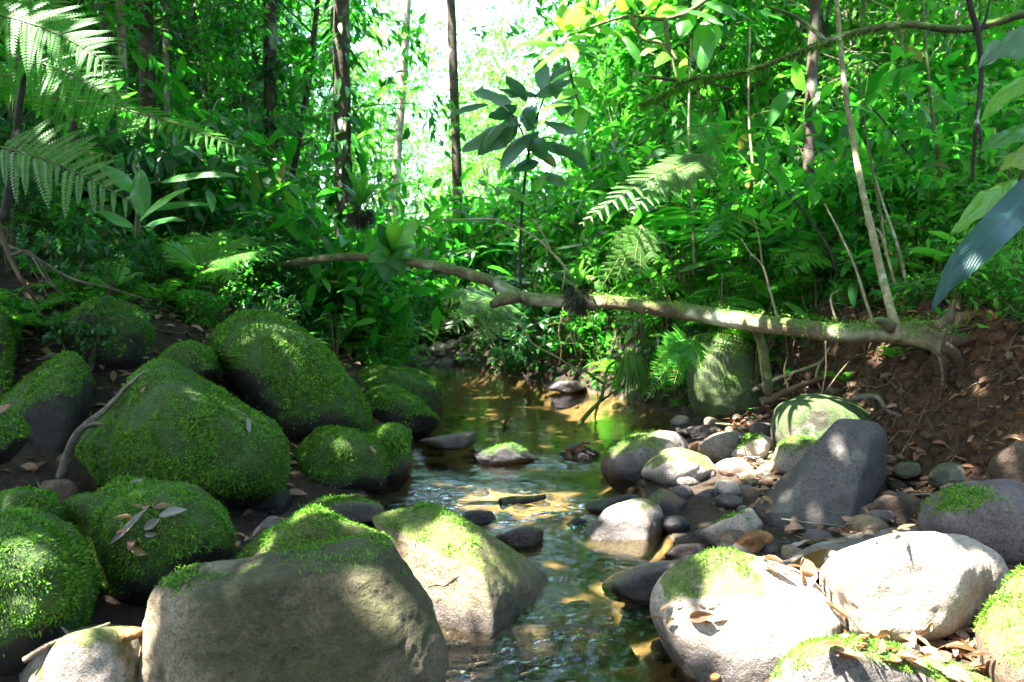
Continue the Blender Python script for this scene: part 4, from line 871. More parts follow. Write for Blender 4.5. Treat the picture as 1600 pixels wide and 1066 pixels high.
# dark sapling over the stream
b0 = P(814, 470, 6.0); sp = thing('sapling', 'slender sapling with drooping big dark glossy leaves above the crook of the trunk', 'sapling', b0)
obj('stem', tube_obj('stem', pp([(814, 470, 6), (813, 400, 6), (816, 320, 6), (826, 240, 6), (842, 175, 6), (860, 130, 6.05)]), [.014, .013, .012, .011, .009, .006], 'stem_dark', base=b0, sides=6), sp)
obj('twig', tube_obj('twig', pp([(826, 240, 6), (815, 205, 5.9), (800, 180, 5.85), (785, 165, 5.8)]), [.008, .007, .006, .005], 'stem_dark', base=b0, sides=5), sp)
obj('twig', tube_obj('twig', pp([(826, 230, 6), (850, 215, 5.95), (880, 220, 5.9)]), [.008, .006, .005], 'stem_dark', base=b0, sides=5), sp)
for k, (ax, ay, bx, by, w, dY) in enumerate([(805, 190, 722, 235, 40, -.3), (808, 192, 745, 245, 38, -.4), (815, 195, 756, 238, 42, -.5), (808, 165, 762, 186, 26, -.2), (800, 160, 740, 143, 30, -.1), (765, 164, 697, 188, 20, 0),
        (838, 150, 780, 140, 30, .1), (835, 155, 895, 125, 30, .1), (842, 205, 782, 265, 34, -.2), (838, 225, 868, 262, 36, -.3), (850, 225, 905, 248, 32, .1), (870, 225, 918, 268, 30, -.2),
        (830, 175, 822, 205, 34, -.5), (820, 170, 838, 200, 32, -.5), (845, 140, 850, 95, 30, .1), (855, 140, 905, 150, 28, 0), (800, 180, 790, 230, 34, -.4), (842, 255, 800, 268, 22, -.2), (850, 270, 885, 290, 22, -.2), (832, 215, 852, 250, 36, -.4),
        (860, 160, 912, 190, 34, .0), (850, 190, 905, 205, 32, .1), (862, 135, 890, 100, 28, .15), (822, 160, 790, 118, 28, .1)]):
    hero_leaf(sp, b0, P(ax, ay, 5.95), P(bx, by, 5.95 + dY), w * 6 / CF * .9, 'hero_dark', .06 + .1 * (k % 3) / 2, roll=-.5, wav=.16, seed=k, face=[.6 * math.sin(k * 2.3), -.7, .6], notch=.25 if k % 5 == 2 else 0)
# bright leaved branch overhead
b0 = P(1150, -40, 4.4); br = thing('leafy_branch', 'overhanging branch with whorls of long bright green leaves at the top', 'branch', b0)
for q in ([(1150, -40, 4.4), (1090, 10, 4.4), (1040, 30, 4.4), (985, 25, 4.45), (930, 40, 4.5), (882, 58, 4.5)], [(1040, 30, 4.4), (1045, 70, 4.35), (1058, 95, 4.3)], [(985, 25, 4.45), (1005, 60, 4.4), (1040, 72, 4.35), (1060, 130, 4.3)], [(882, 58, 4.5), (890, 110, 4.5), (905, 165, 4.55)]):
    obj('twig', tube_obj('twig', pp(q), np.linspace(.014, .006, len(q)), 'stem', base=b0, sides=6), br)
for k, (ax, ay, bx, by, w, mt) in enumerate([(882, 50, 879, 4, 26, 'hero_bright'), (886, 48, 912, 0, 28, 'hero_bright'), (884, 52, 928, 22, 24, 'hero_bright'), (880, 46, 832, 64, 22, 'hero_bright'), (878, 72, 806, 72, 22, 'hero_bright'), (880, 76, 828, 118, 26, 'hero_bright'),
        (888, 62, 930, 55, 24, 'hero_bright'), (884, 66, 900, 100, 24, 'hero_bright'), (890, 70, 950, 84, 26, 'hero_mid'), (930, 44, 975, 60, 24, 'hero_bright'), (935, 38, 960, 0, 24, 'hero_bright'), (970, 50, 945, 95, 26, 'hero_mid'), (975, 55, 1000, 100, 24, 'hero_mid'),
        (900, 162, 838, 176, 18, 'hero_bright'), (896, 168, 882, 194, 18, 'hero_bright'), (912, 160, 904, 212, 22, 'hero_bright'), (905, 165, 930, 180, 18, 'hero_mid'),
        (1040, 5, 1041, 46, 30, 'hero_mid'), (1102, 30, 1098, 114, 34, 'hero_mid'), (1056, 78, 1022, 106, 20, 'hero_bright'), (1062, 72, 1070, 104, 20, 'hero_bright'), (1118, 38, 1112, 80, 22, 'hero_bright'), (1060, 130, 1072, 90, 16, 'hero_mid'), (1010, 62, 1040, 40, 22, 'hero_mid'),
        (1000, 20, 960, -20, 26, 'hero_bright'), (1005, 25, 1045, -15, 28, 'hero_bright'), (1035, 28, 1075, 10, 28, 'hero_bright'), (1050, 28, 1010, 62, 26, 'hero_mid'), (950, 34, 905, 10, 24, 'hero_bright'), (960, 34, 1000, 52, 24, 'hero_bright'), (1080, 12, 1062, 60, 30, 'hero_mid'), (1070, 16, 1130, 40, 30, 'hero_mid'), (900, 110, 860, 130, 20, 'hero_bright'), (895, 120, 935, 140, 22, 'hero_mid'), (905, 140, 870, 158, 18, 'hero_bright'), (1045, 80, 1085, 96, 24, 'hero_mid'), (1040, 66, 1000, 88, 22, 'hero_bright'), (1100, 0, 1150, 30, 30, 'hero_mid'), (1130, -10, 1090, 30, 30, 'hero_bright'), (880, 52, 850, 22, 24, 'hero_bright'), (884, 70, 858, 98, 22, 'hero_bright'),
        (1130, 10, 1180, 40, 24, 'hero_mid'), (1140, 0, 1165, -40, 26, 'hero_mid'), (1020, 15, 1005, -30, 28, 'hero_bright'), (1085, 15, 1120, -30, 30, 'hero_mid'), (970, 20, 985, -25, 28, 'hero_bright'), (1230, 8, 1260, 16, 14, 'hero_bright')]):
    hero_leaf(br, b0, P(ax, ay, 4.45), P(bx, by, 4.4 - .2 * math.sin(k * 2.1)), w * 4.45 / CF, mt, .08, seed=40 + k, face=[.25 * math.sin(k * 1.7), -.6, .75])
# mossy boughs at the upper right
o = stick('long mossy bough sagging across the upper right', [(1640, 10, 4.5), (1600, 22, 4.5), (1506, 46, 4.6), (1412, 38, 4.7), (1345, 49, 4.8), (1292, 64, 4.9), (1262, 76, 4.95), (1176, 109, 5.05), (1125, 118, 5.1), (1071, 126, 5.2), (1035, 150, 5.25), (1000, 163, 5.3)], .025, 'mossy_branch', 'bough', 'branch',
          forks=[[(1292, 64, 4.9), (1240, 25, 4.9), (1190, 8, 4.95)], [(1071, 126, 5.2), (1020, 120, 5.2), (985, 108, 5.25)], [(1100, 128, 5.15), (1150, 140, 5.1)], [(1345, 49, 4.8), (1350, 10, 4.8), (1351, -30, 4.8)]], sides=9)
fz = pp([(1600, 22, 4.5), (1506, 46, 4.6), (1412, 38, 4.7), (1345, 49, 4.8), (1292, 64, 4.9), (1262, 76, 4.95), (1176, 109, 5.05), (1125, 118, 5.1), (1071, 126, 5.2), (1035, 150, 5.25), (1000, 163, 5.3)])
t = rng.random(2600) ** .7 * 10; k = np.minimum(t.astype(int), 9); f = (t - k)[:, None]; ps = fz[k] * (1 - f) + fz[k + 1] * f + rng.normal(size=(2600, 3)) * .014
dd = nrm(rdir(2600) * .7 + np.array([0, 0, -.6])); V, F, U = leaves(ps, dd, rdir(2600), .02 + .035 * rng.random(2600), .007, .2, .05, KITE)
obj('moss', mesh('moss', V - np.array(o.location), F, M['moss']), o, kind='stuff')
stick('dark vine hanging straight down at the upper right', [(1512, -30, 4.2), (1516, 10, 4.2), (1529, 56, 4.2), (1533, 124, 4.2), (1526, 187, 4.2), (1522, 230, 4.2), (1519, 285, 4.25)], .018, 'stem_dark', 'vine', 'vine', forks=[[(1529, 56, 4.2), (1540, 30, 4.2), (1548, -10, 4.2)], [(1526, 187, 4.2), (1533, 215, 4.15), (1530, 250, 4.15)]])
# big leaves on the right
b0 = P(1625, 330, 3.0); bl = thing('aroid_plant', 'big leaved plant at the right edge with one blue green drooping leaf', 'plant', b0)
def big_leaf(pts, W, mat, seed, label=None):
    """a long blade that follows a polyline"""
    c = arc(pts[0], pts[2], 0, 15) if False else None
    q = np.array(pts); t = np.linspace(0, 1, 25); n = len(q); tt = np.linspace(0, 1, n)
    c = np.stack([np.interp(t, tt, q[:, k]) for k in range(3)], -1)
    for _ in range(3): c[1:-1] = (c[:-2] + 2 * c[1:-1] + c[2:]) / 4
    T = nrm(np.gradient(c, axis=0)); up = np.array([-.25, -.75, .6]) + np.array([.9, .1, .5]) * (np.sin(t * 3.2 + seed) * .6)[:, None]; s = nrm(np.cross(up, T)); u = np.cross(T, s)
    w = W / 2 * np.maximum(np.sin(np.pi * t ** .62), 0) ** .8; w = w * (1 - .25 * np.clip(vnoise(np.stack([t * 9, 0 * t + seed, 0 * t], -1)), 0, 1)); tv = np.linspace(-1, 1, 9)
    V = c[:, None] + s[:, None] * (w[:, None] * tv)[..., None] + u[:, None] * ((-.28 * w[:, None] * np.abs(tv)) + .07 * W * vnoise(np.stack([t[:, None] * 7 + 0 * tv, 0 * t[:, None] + tv * 2, 0 * t[:, None] + 0 * tv + seed], -1)) * 2)[..., None]
    i, j = np.meshgrid(np.arange(24), np.arange(8), indexing='ij'); a = i * 9 + j
    F = np.concatenate([np.stack([a, a + 9, a + 10], -1).reshape(-1, 3), np.stack([a, a + 10, a + 1], -1).reshape(-1, 3)])
    U = np.stack([np.broadcast_to(tv / 2 + .5, (25, 9)), np.broadcast_to(t[:, None], (25, 9))], -1).reshape(-1, 2)
    o = obj('leaf', mesh('leaf', V.reshape(-1, 3) - b0, F, M[mat], uv=U), bl)
    if label: o['label'] = label
big_leaf(pp([(1640, 262, 3.0), (1600, 310, 2.95), (1555, 358, 2.85), (1505, 408, 2.8), (1475, 445, 2.8), (1456, 486, 2.82)]), .125, 'hero_blue', 1, 'drooping blue green leaf')
big_leaf(pp([(1590, 280, 3.1), (1560, 300, 3.05), (1520, 335, 3.0), (1484, 368, 2.95)]), .105, 'hero_bright', 2, 'pale green leaf with small holes')
big_leaf(pp([(1640, 112, 3.1), (1590, 135, 3.1), (1555, 160, 3.1), (1532, 192, 3.1)]), .085, 'hero_bright', 3)
big_leaf(pp([(1650, 218, 3.1), (1610, 240, 3.1), (1580, 254, 3.1), (1562, 266, 3.1)]), .10, 'hero_bright', 4)
big_leaf(pp([(1640, 40, 3.2), (1600, 60, 3.2), (1560, 80, 3.2), (1530, 105, 3.2)]), .16, 'hero_dark', 5)
big_leaf(pp([(1640, 190, 3.2), (1600, 200, 3.2), (1560, 215, 3.2), (1530, 240, 3.2)]), .12, 'hero_mid', 6)
big_leaf(pp([(1620, 300, 3.2), (1590, 330, 3.15), (1570, 350, 3.1), (1550, 392, 3.1)]), .09, 'hero_bright', 7)
obj('stalk', tube_obj('stalk', pp([(1700, 420, 3.1), (1660, 330, 3.1), (1640, 262, 3.0)]), [.02, .016, .01], 'stem', base=b0, sides=6), bl)
obj('stalk', tube_obj('stalk', pp([(1700, 420, 3.1), (1670, 250, 3.1), (1640, 112, 3.1)]), [.02, .014, .008], 'stem', base=b0, sides=6), bl)
# single ferns on the right
def fern_at(label, ax, ay, Y, tips, bip, L, mat='fern', h=.08, npin=20, width=.3, nsub=10, face=(0, -.5, .85)):
    b0 = P(ax, ay, Y); o = thing('fern', label, 'fern', b0)
    for tx, ty, dY in tips:
        A, Bq = P(ax, ay, Y), P(tx, ty, Y + dY); hero_frond(o, b0, A, Bq, h, np.cross(nrm(Bq - A), face), npin, L, mat, bip, width, nsub, r=.005, start=.05)
fern_at('bright ladder leaved fern hanging beside the upright mottled boulder', 1078, 528, 5.8, [(1012, 622, -.3), (1050, 612, -.3), (1030, 560, -.2), (1095, 580, -.2), (1015, 590, 0)], False, .16, h=.05, npin=22, width=.22, face=(.3, -.9, .2))
fern_at('pale hanging fern leaves in front of the green thicket above the trunk', 1002, 352, 5.6, [(935, 458, -.2), (962, 440, -.25), (990, 418, -.3), (1022, 408, -.2), (1000, 432, -.3)], True, .16, 'fern_yellow', .03, 11, .45, 9, (.2, -.95, .1))
fern_at('bluish fern frond arching in the thicket at the upper middle right', 1145, 205, 6.5, [(1036, 238, -.3), (1070, 205, 0), (1090, 255, -.3)], True, .22, 'fern', .1, 16, .32)
fern_at('bright fern spray catching light left of the upper right thicket', 1115, 245, 5.9, [(985, 335, -.5), (1010, 290, -.2), (1060, 310, -.4), (905, 352, -.6)], True, .26, 'fern_yellow', .14, 18, .3)
fern_at('fern with yellow tipped fronds over the earth bank above the far pool', 790, 470, 8.2, [(700, 520, -.6), (720, 490, -.4), (690, 470, 0), (745, 540, -.6), (765, 530, -.5)], True, .34, 'fern_yellow', .14, 16, .3)
fern_at('small fern on the left bank beyond the far mossy boulder', 600, 500, 9, [(655, 484, -.2), (660, 508, -.4), (560, 490, 0), (640, 470, 0)], False, .16, 'fern', .1, 16, .3)
fern_at('dark fern on the slope behind the pale stems', 1290, 400, 5.8, [(1205, 405, -.3), (1240, 375, 0), (1225, 430, -.4), (1330, 350, .1)], False, .2, 'fern', .1, 20, .22)
fern_at('small fern growing on the bank above the slanting mossy slab', 180, 450, 5.3, [(110, 430, -.2), (150, 410, 0), (225, 430, -.2), (200, 405, 0)], False, .12, 'fern', .08, 14, .3)
# rosette plants perched on wood
def rosette(label, px, py, Y, n, L, W, mat, tuft=True):
    b0 = P(px, py, Y); o = thing('bromeliad', label, 'plant', b0)
    for k in range(n):
        a = 2.4 * k; e = .5 + .5 * (k / n); d = np.array([math.cos(a) * (1.2 - e), math.sin(a) * (1.2 - e), e]); l = L * (.7 + .3 * rng.random())
        hero_leaf(o, b0, b0 + d * .02, b0 + nrm(d) * l + np.array([0, 0, -.15 * l]), W, mat, .14, seed=k, face=[-d[0], -d[1], 1.2])
    if tuft:
        q = rdir(500); ps = b0 + q * np.array([.09, .09, .10]) * rng.random((500, 1)) - np.array([0, 0, .07])
        V, F, U = leaves(ps, nrm(q + np.array([0, 0, -1.2])), rdir(500), .10, .008, .2, 0, KITE)
        obj('root_tuft', mesh('root_tuft', V - b0, F, M['stem_dark']), o, kind='stuff')
rosette('dark rooted rosette plant clinging to the trunk over the left thicket', 565, 322, 7.0, 13, .42, .075, 'hero_mid')
rosette('small rosette plant growing on the crook of the fallen trunk', 905, 450, 5.55, 11, .26, .035, 'hero_mid')
b0 = P(612, 392, 6.45); o = thing('epiphyte', 'dark leafy cluster hanging on the thin part of the fallen trunk', 'plant', b0)
for k, (bx, by, w, mt) in enumerate([(600, 440, 36, 'hero_dark'), (630, 425, 36, 'hero_dark'), (585, 378, 30, 'hero_mid'), (575, 410, 26, 'hero_mid'), (645, 385, 30, 'hero_mid'), (620, 345, 34, 'hero_bright'), (655, 345, 36, 'hero_bright'), (590, 350, 26, 'hero_dark'), (640, 405, 26, 'hero_mid')]):
    hero_leaf(o, b0, b0, P(bx, by, 6.3), w * 6.4 / CF, mt, .1, seed=k, face=[.2, -.8, .5])
b0 = P(800, 316, 5.9); o = thing('seedling', 'single upturned bright green leaf pair behind the sapling stem', 'plant', b0)
for k, (ax, ay, bx, by, w) in enumerate([(832, 320, 784, 294, 26), (835, 300, 858, 270, 18)]): hero_leaf(o, b0, P(ax, ay, 5.9), P(bx, by, 5.85), w * 6 / CF, 'hero_bright', .1, seed=k)
obj('stem', tube_obj('stem', pp([(832, 320, 5.9), (845, 345, 5.95), (880, 360, 6.0)]), .004, 'stem', base=b0, sides=5), o)
rng = np.random.default_rng(77)
# ------------------------------------------------------------------ forest plants: built once, then copied thing by thing
def part_mesh(name, parts, mat):
    V, F, U = cat(parts); return mesh(name, V, F, M[mat], uv=U)
def shrub_proto(seed, H=1.2, R=.55, nst=6, nl=420, L=.09, asp=.42, mat='leaf', droop=.2, T=LO, stemmat='stem'):
    r = np.random.default_rng(seed); stems, pos, dr = [], [], []
    for k in range(nst):
        a = r.random() * 6.28; out = R * (.3 + .7 * r.random()); h = H * (.6 + .4 * r.random())
        tip = np.array([math.cos(a) * out, math.sin(a) * out, h]); c = arc([0, 0, -.15], tip, h * .25, 8, .1 * r.normal(size=3))
        stems.append(tube(c, np.linspace(.010, .003, 8), 5))
        for j in range(5):
            t = .3 + .7 * r.random(); s = c[int(t * 7)]; e = s + np.array([*(r.normal(size=2) * .22 * R / .5), .05 + .12 * r.random()]) * H / 1.2
            stems.append(tube(arc(s, e, .03, 4), [.004, .003, .003, .002], 4))
            m = nl // (nst * 5); f = r.random(m) ** .6
            pos.append(s + (e - s) * f[:, None] * 1.15 + r.normal(size=(m, 3)) * .05 * H); dr.append(nrm(e - s) * .5 + r.normal(size=(m, 3)) * .8)
    pos = np.concatenate(pos); dr = np.concatenate(dr); dr[:, 2] -= .25; n = len(pos)
    l = L * (.6 + .7 * r.random(n)); up = nrm(np.array([0, 0, 1.0]) + .55 * r.normal(size=(n, 3)))
    return [('stem', part_mesh('stem', stems, stemmat), None), ('foliage', part_mesh('foliage', [leaves(pos, dr, up, l, l * asp, droop, .12, T)], mat), 'stuff')]
def tree_proto(seed, H=7, low=1.2, R=1.5, nb=34, nl=2600, L=.12, asp=.4, mat='leaf', r0=.05, trunkmat='trunk', twigs=5):
    r = np.random.default_rng(seed); c = np.stack([.5 * np.sin(np.linspace(0, 4, 12) + seed) * np.linspace(0, 1, 12), .5 * np.cos(np.linspace(0, 3.5, 12) + seed) * np.linspace(0, 1, 12), np.linspace(-.3, H, 12)], -1)
    tk = tube(c, np.linspace(r0, r0 * .3, 12), 9, .15); limbs, pos, dr = [], [], []
    for k in range(nb):
        h = low + (H - low) * (k + r.random()) / nb; b_ = np.array([np.interp(h, c[:, 2], c[:, 0]), np.interp(h, c[:, 2], c[:, 1]), h]); a = 2.4 * k + r.random()
        ln = R * (.45 + .55 * r.random()) * (1 - .35 * (h - low) / (H - low)); e = b_ + np.array([math.cos(a) * ln, math.sin(a) * ln, ln * (.15 + .4 * r.random())])
        bc = arc(b_, e, .12 * ln, 6); limbs.append(tube(bc, np.linspace(r0 * .3, r0 * .08, 6), 5))
        for j in range(twigs):
            s = bc[2 + r.integers(4)]; d = nrm(np.array([math.cos(a), math.sin(a), .1]) + r.normal(size=3) * .7); m = max(1, nl // (nb * twigs)); f = r.random(m)
            tl = .35 * ln + .12; limbs.append(tube(np.stack([s, s + d * tl * .6, s + d * tl - [0, 0, .05]]), [.006, .004, .003], 4))
            pos.append(s + d * (tl * f)[:, None] + r.normal(size=(m, 3)) * .06); dr.append(d + r.normal(size=(m, 3)) * .7)
    pos = np.concatenate(pos); dr = np.concatenate(dr); dr[:, 2] -= .35; n = len(pos); l = L * (.6 + .7 * r.random(n)); up = nrm(np.array([0, 0, 1.0]) + .5 * r.normal(size=(n, 3)))
    return [('trunk', part_mesh('trunk', [tk], trunkmat), None), ('limbs', part_mesh('limbs', limbs, trunkmat), 'stuff'), ('crown', part_mesh('crown', [leaves(pos, dr, up, l, l * asp, .22, .12, LO)], mat), 'stuff')]
def broad_proto(seed, n=9, L=.42, W=.12, H=.7, mat='hero_mid', petiole=True, ms=None):
    r = np.random.default_rng(seed); parts = []
    for k in range(n):
        a = 2.4 * k + r.random(); e = .35 + .6 * r.random(); hb = H * (.35 + .65 * r.random()); o = np.array([math.cos(a) * .10, math.sin(a) * .10, hb]); d = np.array([math.cos(a), math.sin(a), e * .6]); l = L * (.65 + .4 * r.random())
        V, F, U = blade(l, W * (.8 + .4 * r.random()), .28 + .25 * r.random(), -.25, .08, seed * 31 + k, 8, 4)
        R = frame_from(d, [0, 0, 1.0]); parts.append(('leaf', mesh('leaf', V @ R.T + o, F, M[ms[k % len(ms)] if ms else mat], uv=U), None))
        parts.append(('petiole', part_mesh('petiole', [tube(arc([0, 0, -.1], o, .0, 5, [.02, 0, 0]), np.linspace(.009, .005, 5), 5)], 'stem'), None))
    return parts
def fern_proto(seed, n=9, L=.8, Lp=.16, bip=False, mat='fern', npin=22):
    r = np.random.default_rng(seed); parts = []
    for k in range(n):
        a = 2.4 * k + .5 * r.random(); l = L * (.7 + .4 * r.random()); d = np.array([math.cos(a), math.sin(a), 0]); c = arc([0, 0, 0], d * l + [0, 0, l * (.05 + .3 * r.random())], l * .45, 10)
        parts.append(('frond', part_mesh('frond', [frond(c, np.array([-d[1], d[0], 0]), npin, Lp, bip, .26 if not bip else .32, .2, nsub=9), tube(c, np.linspace(.006, .002, 10), 4)], mat), None))
    return parts
def place(proto, name, label, category, loc, rz, s=1.0, group=None, tilt=(0, 0), cs=None):
    t = thing(name, label, category, loc, None, (tilt[0], tilt[1], rz), s, group)
    for nm, m_, kind in proto:
        o = obj(nm, m_, t)
        if kind: o['kind'] = kind
    return t
SH = [shrub_proto(1, 1.2, .65, 7, 620, .10, .45, 'leaf'), shrub_proto(2, 1.0, .65, 7, 700, .085, .5, 'leaf_dark'), shrub_proto(3, 1.5, .75, 7, 560, .18, .36, 'leaf', .3, MID),
      shrub_proto(4, 1.3, .7, 7, 600, .13, .42, 'leaf_pale', .25), shrub_proto(5, 1.7, .85, 8, 520, .24, .34, 'leaf', .35, MID), shrub_proto(6, .6, .5, 8, 640, .06, .55, 'leaf'), shrub_proto(7, 1.4, .75, 7, 560, .17, .38, 'leaf_dark', .3, MID), shrub_proto(8, 1.7, .8, 7, 190, .34, .40, 'leaf', .45, MID), shrub_proto(9, 1.4, .8, 6, 220, .28, .5, 'leaf_pale', .35, MID)]
TR = [tree_proto(11, 7, .8, 1.6, 40, 3600, .15, .42, 'leaf', .03), tree_proto(12, 8, 1.5, 1.9, 42, 3800, .16, .42, 'leaf_dark', .045), tree_proto(13, 6, .6, 1.5, 36, 3800, .12, .46, 'leaf_pale', .025, 'trunk_pale'),
      tree_proto(14, 9, 2.0, 2.1, 42, 3800, .18, .38, 'leaf', .05), tree_proto(15, 6.5, 1.0, 1.6, 36, 2600, .25, .34, 'leaf', .03)]
BR = [broad_proto(21, 9, .42, .12, .7), broad_proto(22, 8, .55, .15, 1.0, ms=['hero_mid', 'hero_dark', 'hero_mid']), broad_proto(23, 11, .30, .09, .5, ms=['hero_mid', 'hero_bright']), broad_proto(24, 10, .36, .075, .9, ms=['hero_mid', 'hero_bright', 'hero_dark'])]
FE = [fern_proto(31, 9, .8, .15), fern_proto(32, 8, 1.0, .26, True, 'fern', 18), fern_proto(33, 10, .55, .11, False, 'fern_yellow', 18), fern_proto(34, 8, 1.7, .40, False, 'leaf', 24)]
def gz(x, y): return float(ground_z(np.array([x]), np.array([y]))[0])
def wet(x, y, m=.15):
    return np.interp(y, _cy, _xl) - m < x < np.interp(y, _cy, _xr) + m and y < 13
def rz_(): return rng.random() * 6.28

# big trees whose trunks show; an unseen leaf roof, added above the frame for shade, fills their crowns
TRUNKS = [('dark tall trunk wrapped in leaves left of the sky gap', 540, 9.0, .095, 0, 'trunk'), ('straight dark trunk in the left thicket', 240, 8.5, .075, 6, 'trunk'), ('dim trunk behind the upper tree fern fronds', 190, 10, .075, -10, 'trunk'),
          ('slim leaning trunk standing free in the sky gap', 718, 14, .085, -10, 'trunk'), ('thick dim trunk at the top right behind the mossy bough', 1255, 9.5, .17, 0, 'trunk'), ('narrower trunk just right of the thick dim one', 1312, 10.5, .11, 8, 'trunk'),
          ('dark trunk in the thicket right of the sky speckles at the upper left', 425, 11, .09, 10, 'trunk'), ('pale thin trunk between the dark left trunks', 205, 7.6, .035, 2, 'trunk_pale'), ('dim trunk near the top left corner', 118, 9, .075, -12, 'trunk'),
          ('thin pole trunk in the bushes right of the dark left trunk', 268, 9, .03, 10, 'trunk_pale'), ('far trunk on the right slope below the bough', 1190, 13, .09, -6, 'trunk_pale'), ('slim far trunk above the ferns on the right slope', 1425, 12, .08, 10, 'trunk'), ('mossy leaning far tree left of the slim sky gap trunk', 612, 21, .12, 26, 'trunk_pale')]
CROWN_C = []
big = []
for lab, px, Y, r, lean, mt in TRUNKS:
    q = P(px, 430, Y); x, y = q[0], q[1]; z = gz(x, y); h = 11
    c = np.array([[x, y, z - .3], [x + .01 * lean * .2, y, z + 1.5], [x + lean * .006, y, z + 3.5], [x + lean * .014, y + .1, z + 6], [x + lean * .02, y + .1, z + 8.5], [x + lean * .02, y, z + h]])
    base = c[0]; o = thing('tree', lab, 'tree', base)
    obj('trunk', tube_obj('trunk', c, [r * 1.35, r * 1.1, r, r * .92, r * .8, r * .5], mt, sides=12, wob=.18, sub=6), o)
    if r > .08 and Y < 12:       # leafy creepers on the stem
        n = 240; t = rng.random(n); zz = z + .4 + t * 5.5; a = rng.random(n) * 6.28; xx = np.interp(zz, c[:, 2], c[:, 0]); yy = np.interp(zz, c[:, 2], c[:, 1])
        ps = np.stack([xx + np.cos(a) * r * 1.1, yy + np.sin(a) * r * 1.1, zz], -1); V, F, U = leaves(ps, np.stack([np.cos(a), np.sin(a), -.6 + 0 * a], -1) + .4 * rdir(n), np.array([0, 0, 1.0]) + .3 * rdir(n), .16 + .12 * rng.random(n), .06, .3, .1, MID)
        obj('creeper', mesh('creeper', V - base, F, M['leaf_dark'], uv=U), o, kind='stuff')
    big.append((o, base, c[-1]))
# sun flecks: spots kept sunlit by cutting holes in the added leaf roof
FLECK = [(1430, 900, .36), (1500, 920, .28), (1340, 900, .18), (1260, 1000, .20), (1190, 1010, .20), (1300, 1045, .14), (1120, 1000, .10), (800, 740, .30),  (900, 860, .10), (980, 825, .13), (960, 850, .10), (1010, 800, .10), (1085, 730, .10), (1060, 745, .08), (690, 905, .19), (650, 850, .08), (690, 965, .12), (250, 920, .06), (240, 990, .07), (300, 890, .05), (230, 1045, .08),
         (90, 1040, .10), (190, 1030, .08), (1180, 705, .05), (1150, 745, .06), (1130, 835, .08), (1200, 745, .08), (1060, 875, .06), (1000, 890, .06), (1580, 950, .10), (1400, 1000, .12), (1330, 520, .07), (1230, 505, .05), (1140, 495, .09), (1040, 478, .07), (960, 470, .05), (1400, 500, .06), (1385, 420, .05), (40, 840, .06), (60, 480, .04)]
FT = []
for a in ((890, 60, 4.45, .3), (1060, 60, 4.4, .25), (1040, 290, 5.8, .16), (120, 70, 3.6, .07), (60, 30, 3.7, .08), (350, 215, 3.75, .09), (280, 190, 3.8, .07), (390, 390, 4.8, .09), (300, 385, 4.8, .07), (275, 310, 4.6, .06), (990, 390, 5.5, .2), (1045, 570, 5.7, .15), (720, 500, 7.9, .3), (560, 470, 8.2, .5), (700, 480, 10, .7), (640, 500, 10, .5), (860, 440, 8, .35), (480, 430, 7.6, .4), (330, 330, 6.6, .35), (420, 300, 8, .4), (1000, 60, 4.4, .3), (820, 80, 4.5, .2)): FT.append((P(*a[:3]), a[3]))
for px, py, r in FLECK:
    if py < 570: FT.append((P(px, py, 6.1 if px < 1110 and py > 540 else 5.0), r))
    else: FT.append((hit(px, py)[0], r))
FTP = np.array([f[0] for f in FT]); FTR = np.array([f[1] for f in FT])
def lit(p):                           # leaves that would stand between the sun and a fleck
    out = np.zeros(len(p), bool); w = 1 + .35 * vnoise(p * 3.1)
    for T_, r in zip(FTP, FTR):
        v = p - T_; al = v @ SUN; out |= (np.linalg.norm(v - al[:, None] * SUN, axis=1) < r * w + min(.14, r * .9)) & (al > 0)
    return out
def roof(n, gx0, gx1, gy0, gy1, z0, z1, L0, L1, gap=.0):
    x = gx0 + (gx1 - gx0) * rng.random(n); y = gy0 + (gy1 - gy0) * rng.random(n); z = z0 + (z1 - z0) * rng.random(n)
    p = np.stack([x + SUN[0] / SUN[2] * z, y + SUN[1] / SUN[2] * z, z], -1)
    k = ~lit(p) & (fbm(np.stack([x, y, 0 * x], -1) * .55 + 4, 3) > gap - .6)
    k &= ~((x > 2.7) & (x < 7) & (y > 7) & (y < 10.5) & (rng.random(len(x)) < .75))
    k &= (p[:, 2] - CH) > p[:, 1] * .46 + .6
    p = p[k]; n = len(p); L = L0 + (L1 - L0) * rng.random(n)
    d = rdir(n); d[:, 2] = d[:, 2] * .4 - .15
    return p, d, L
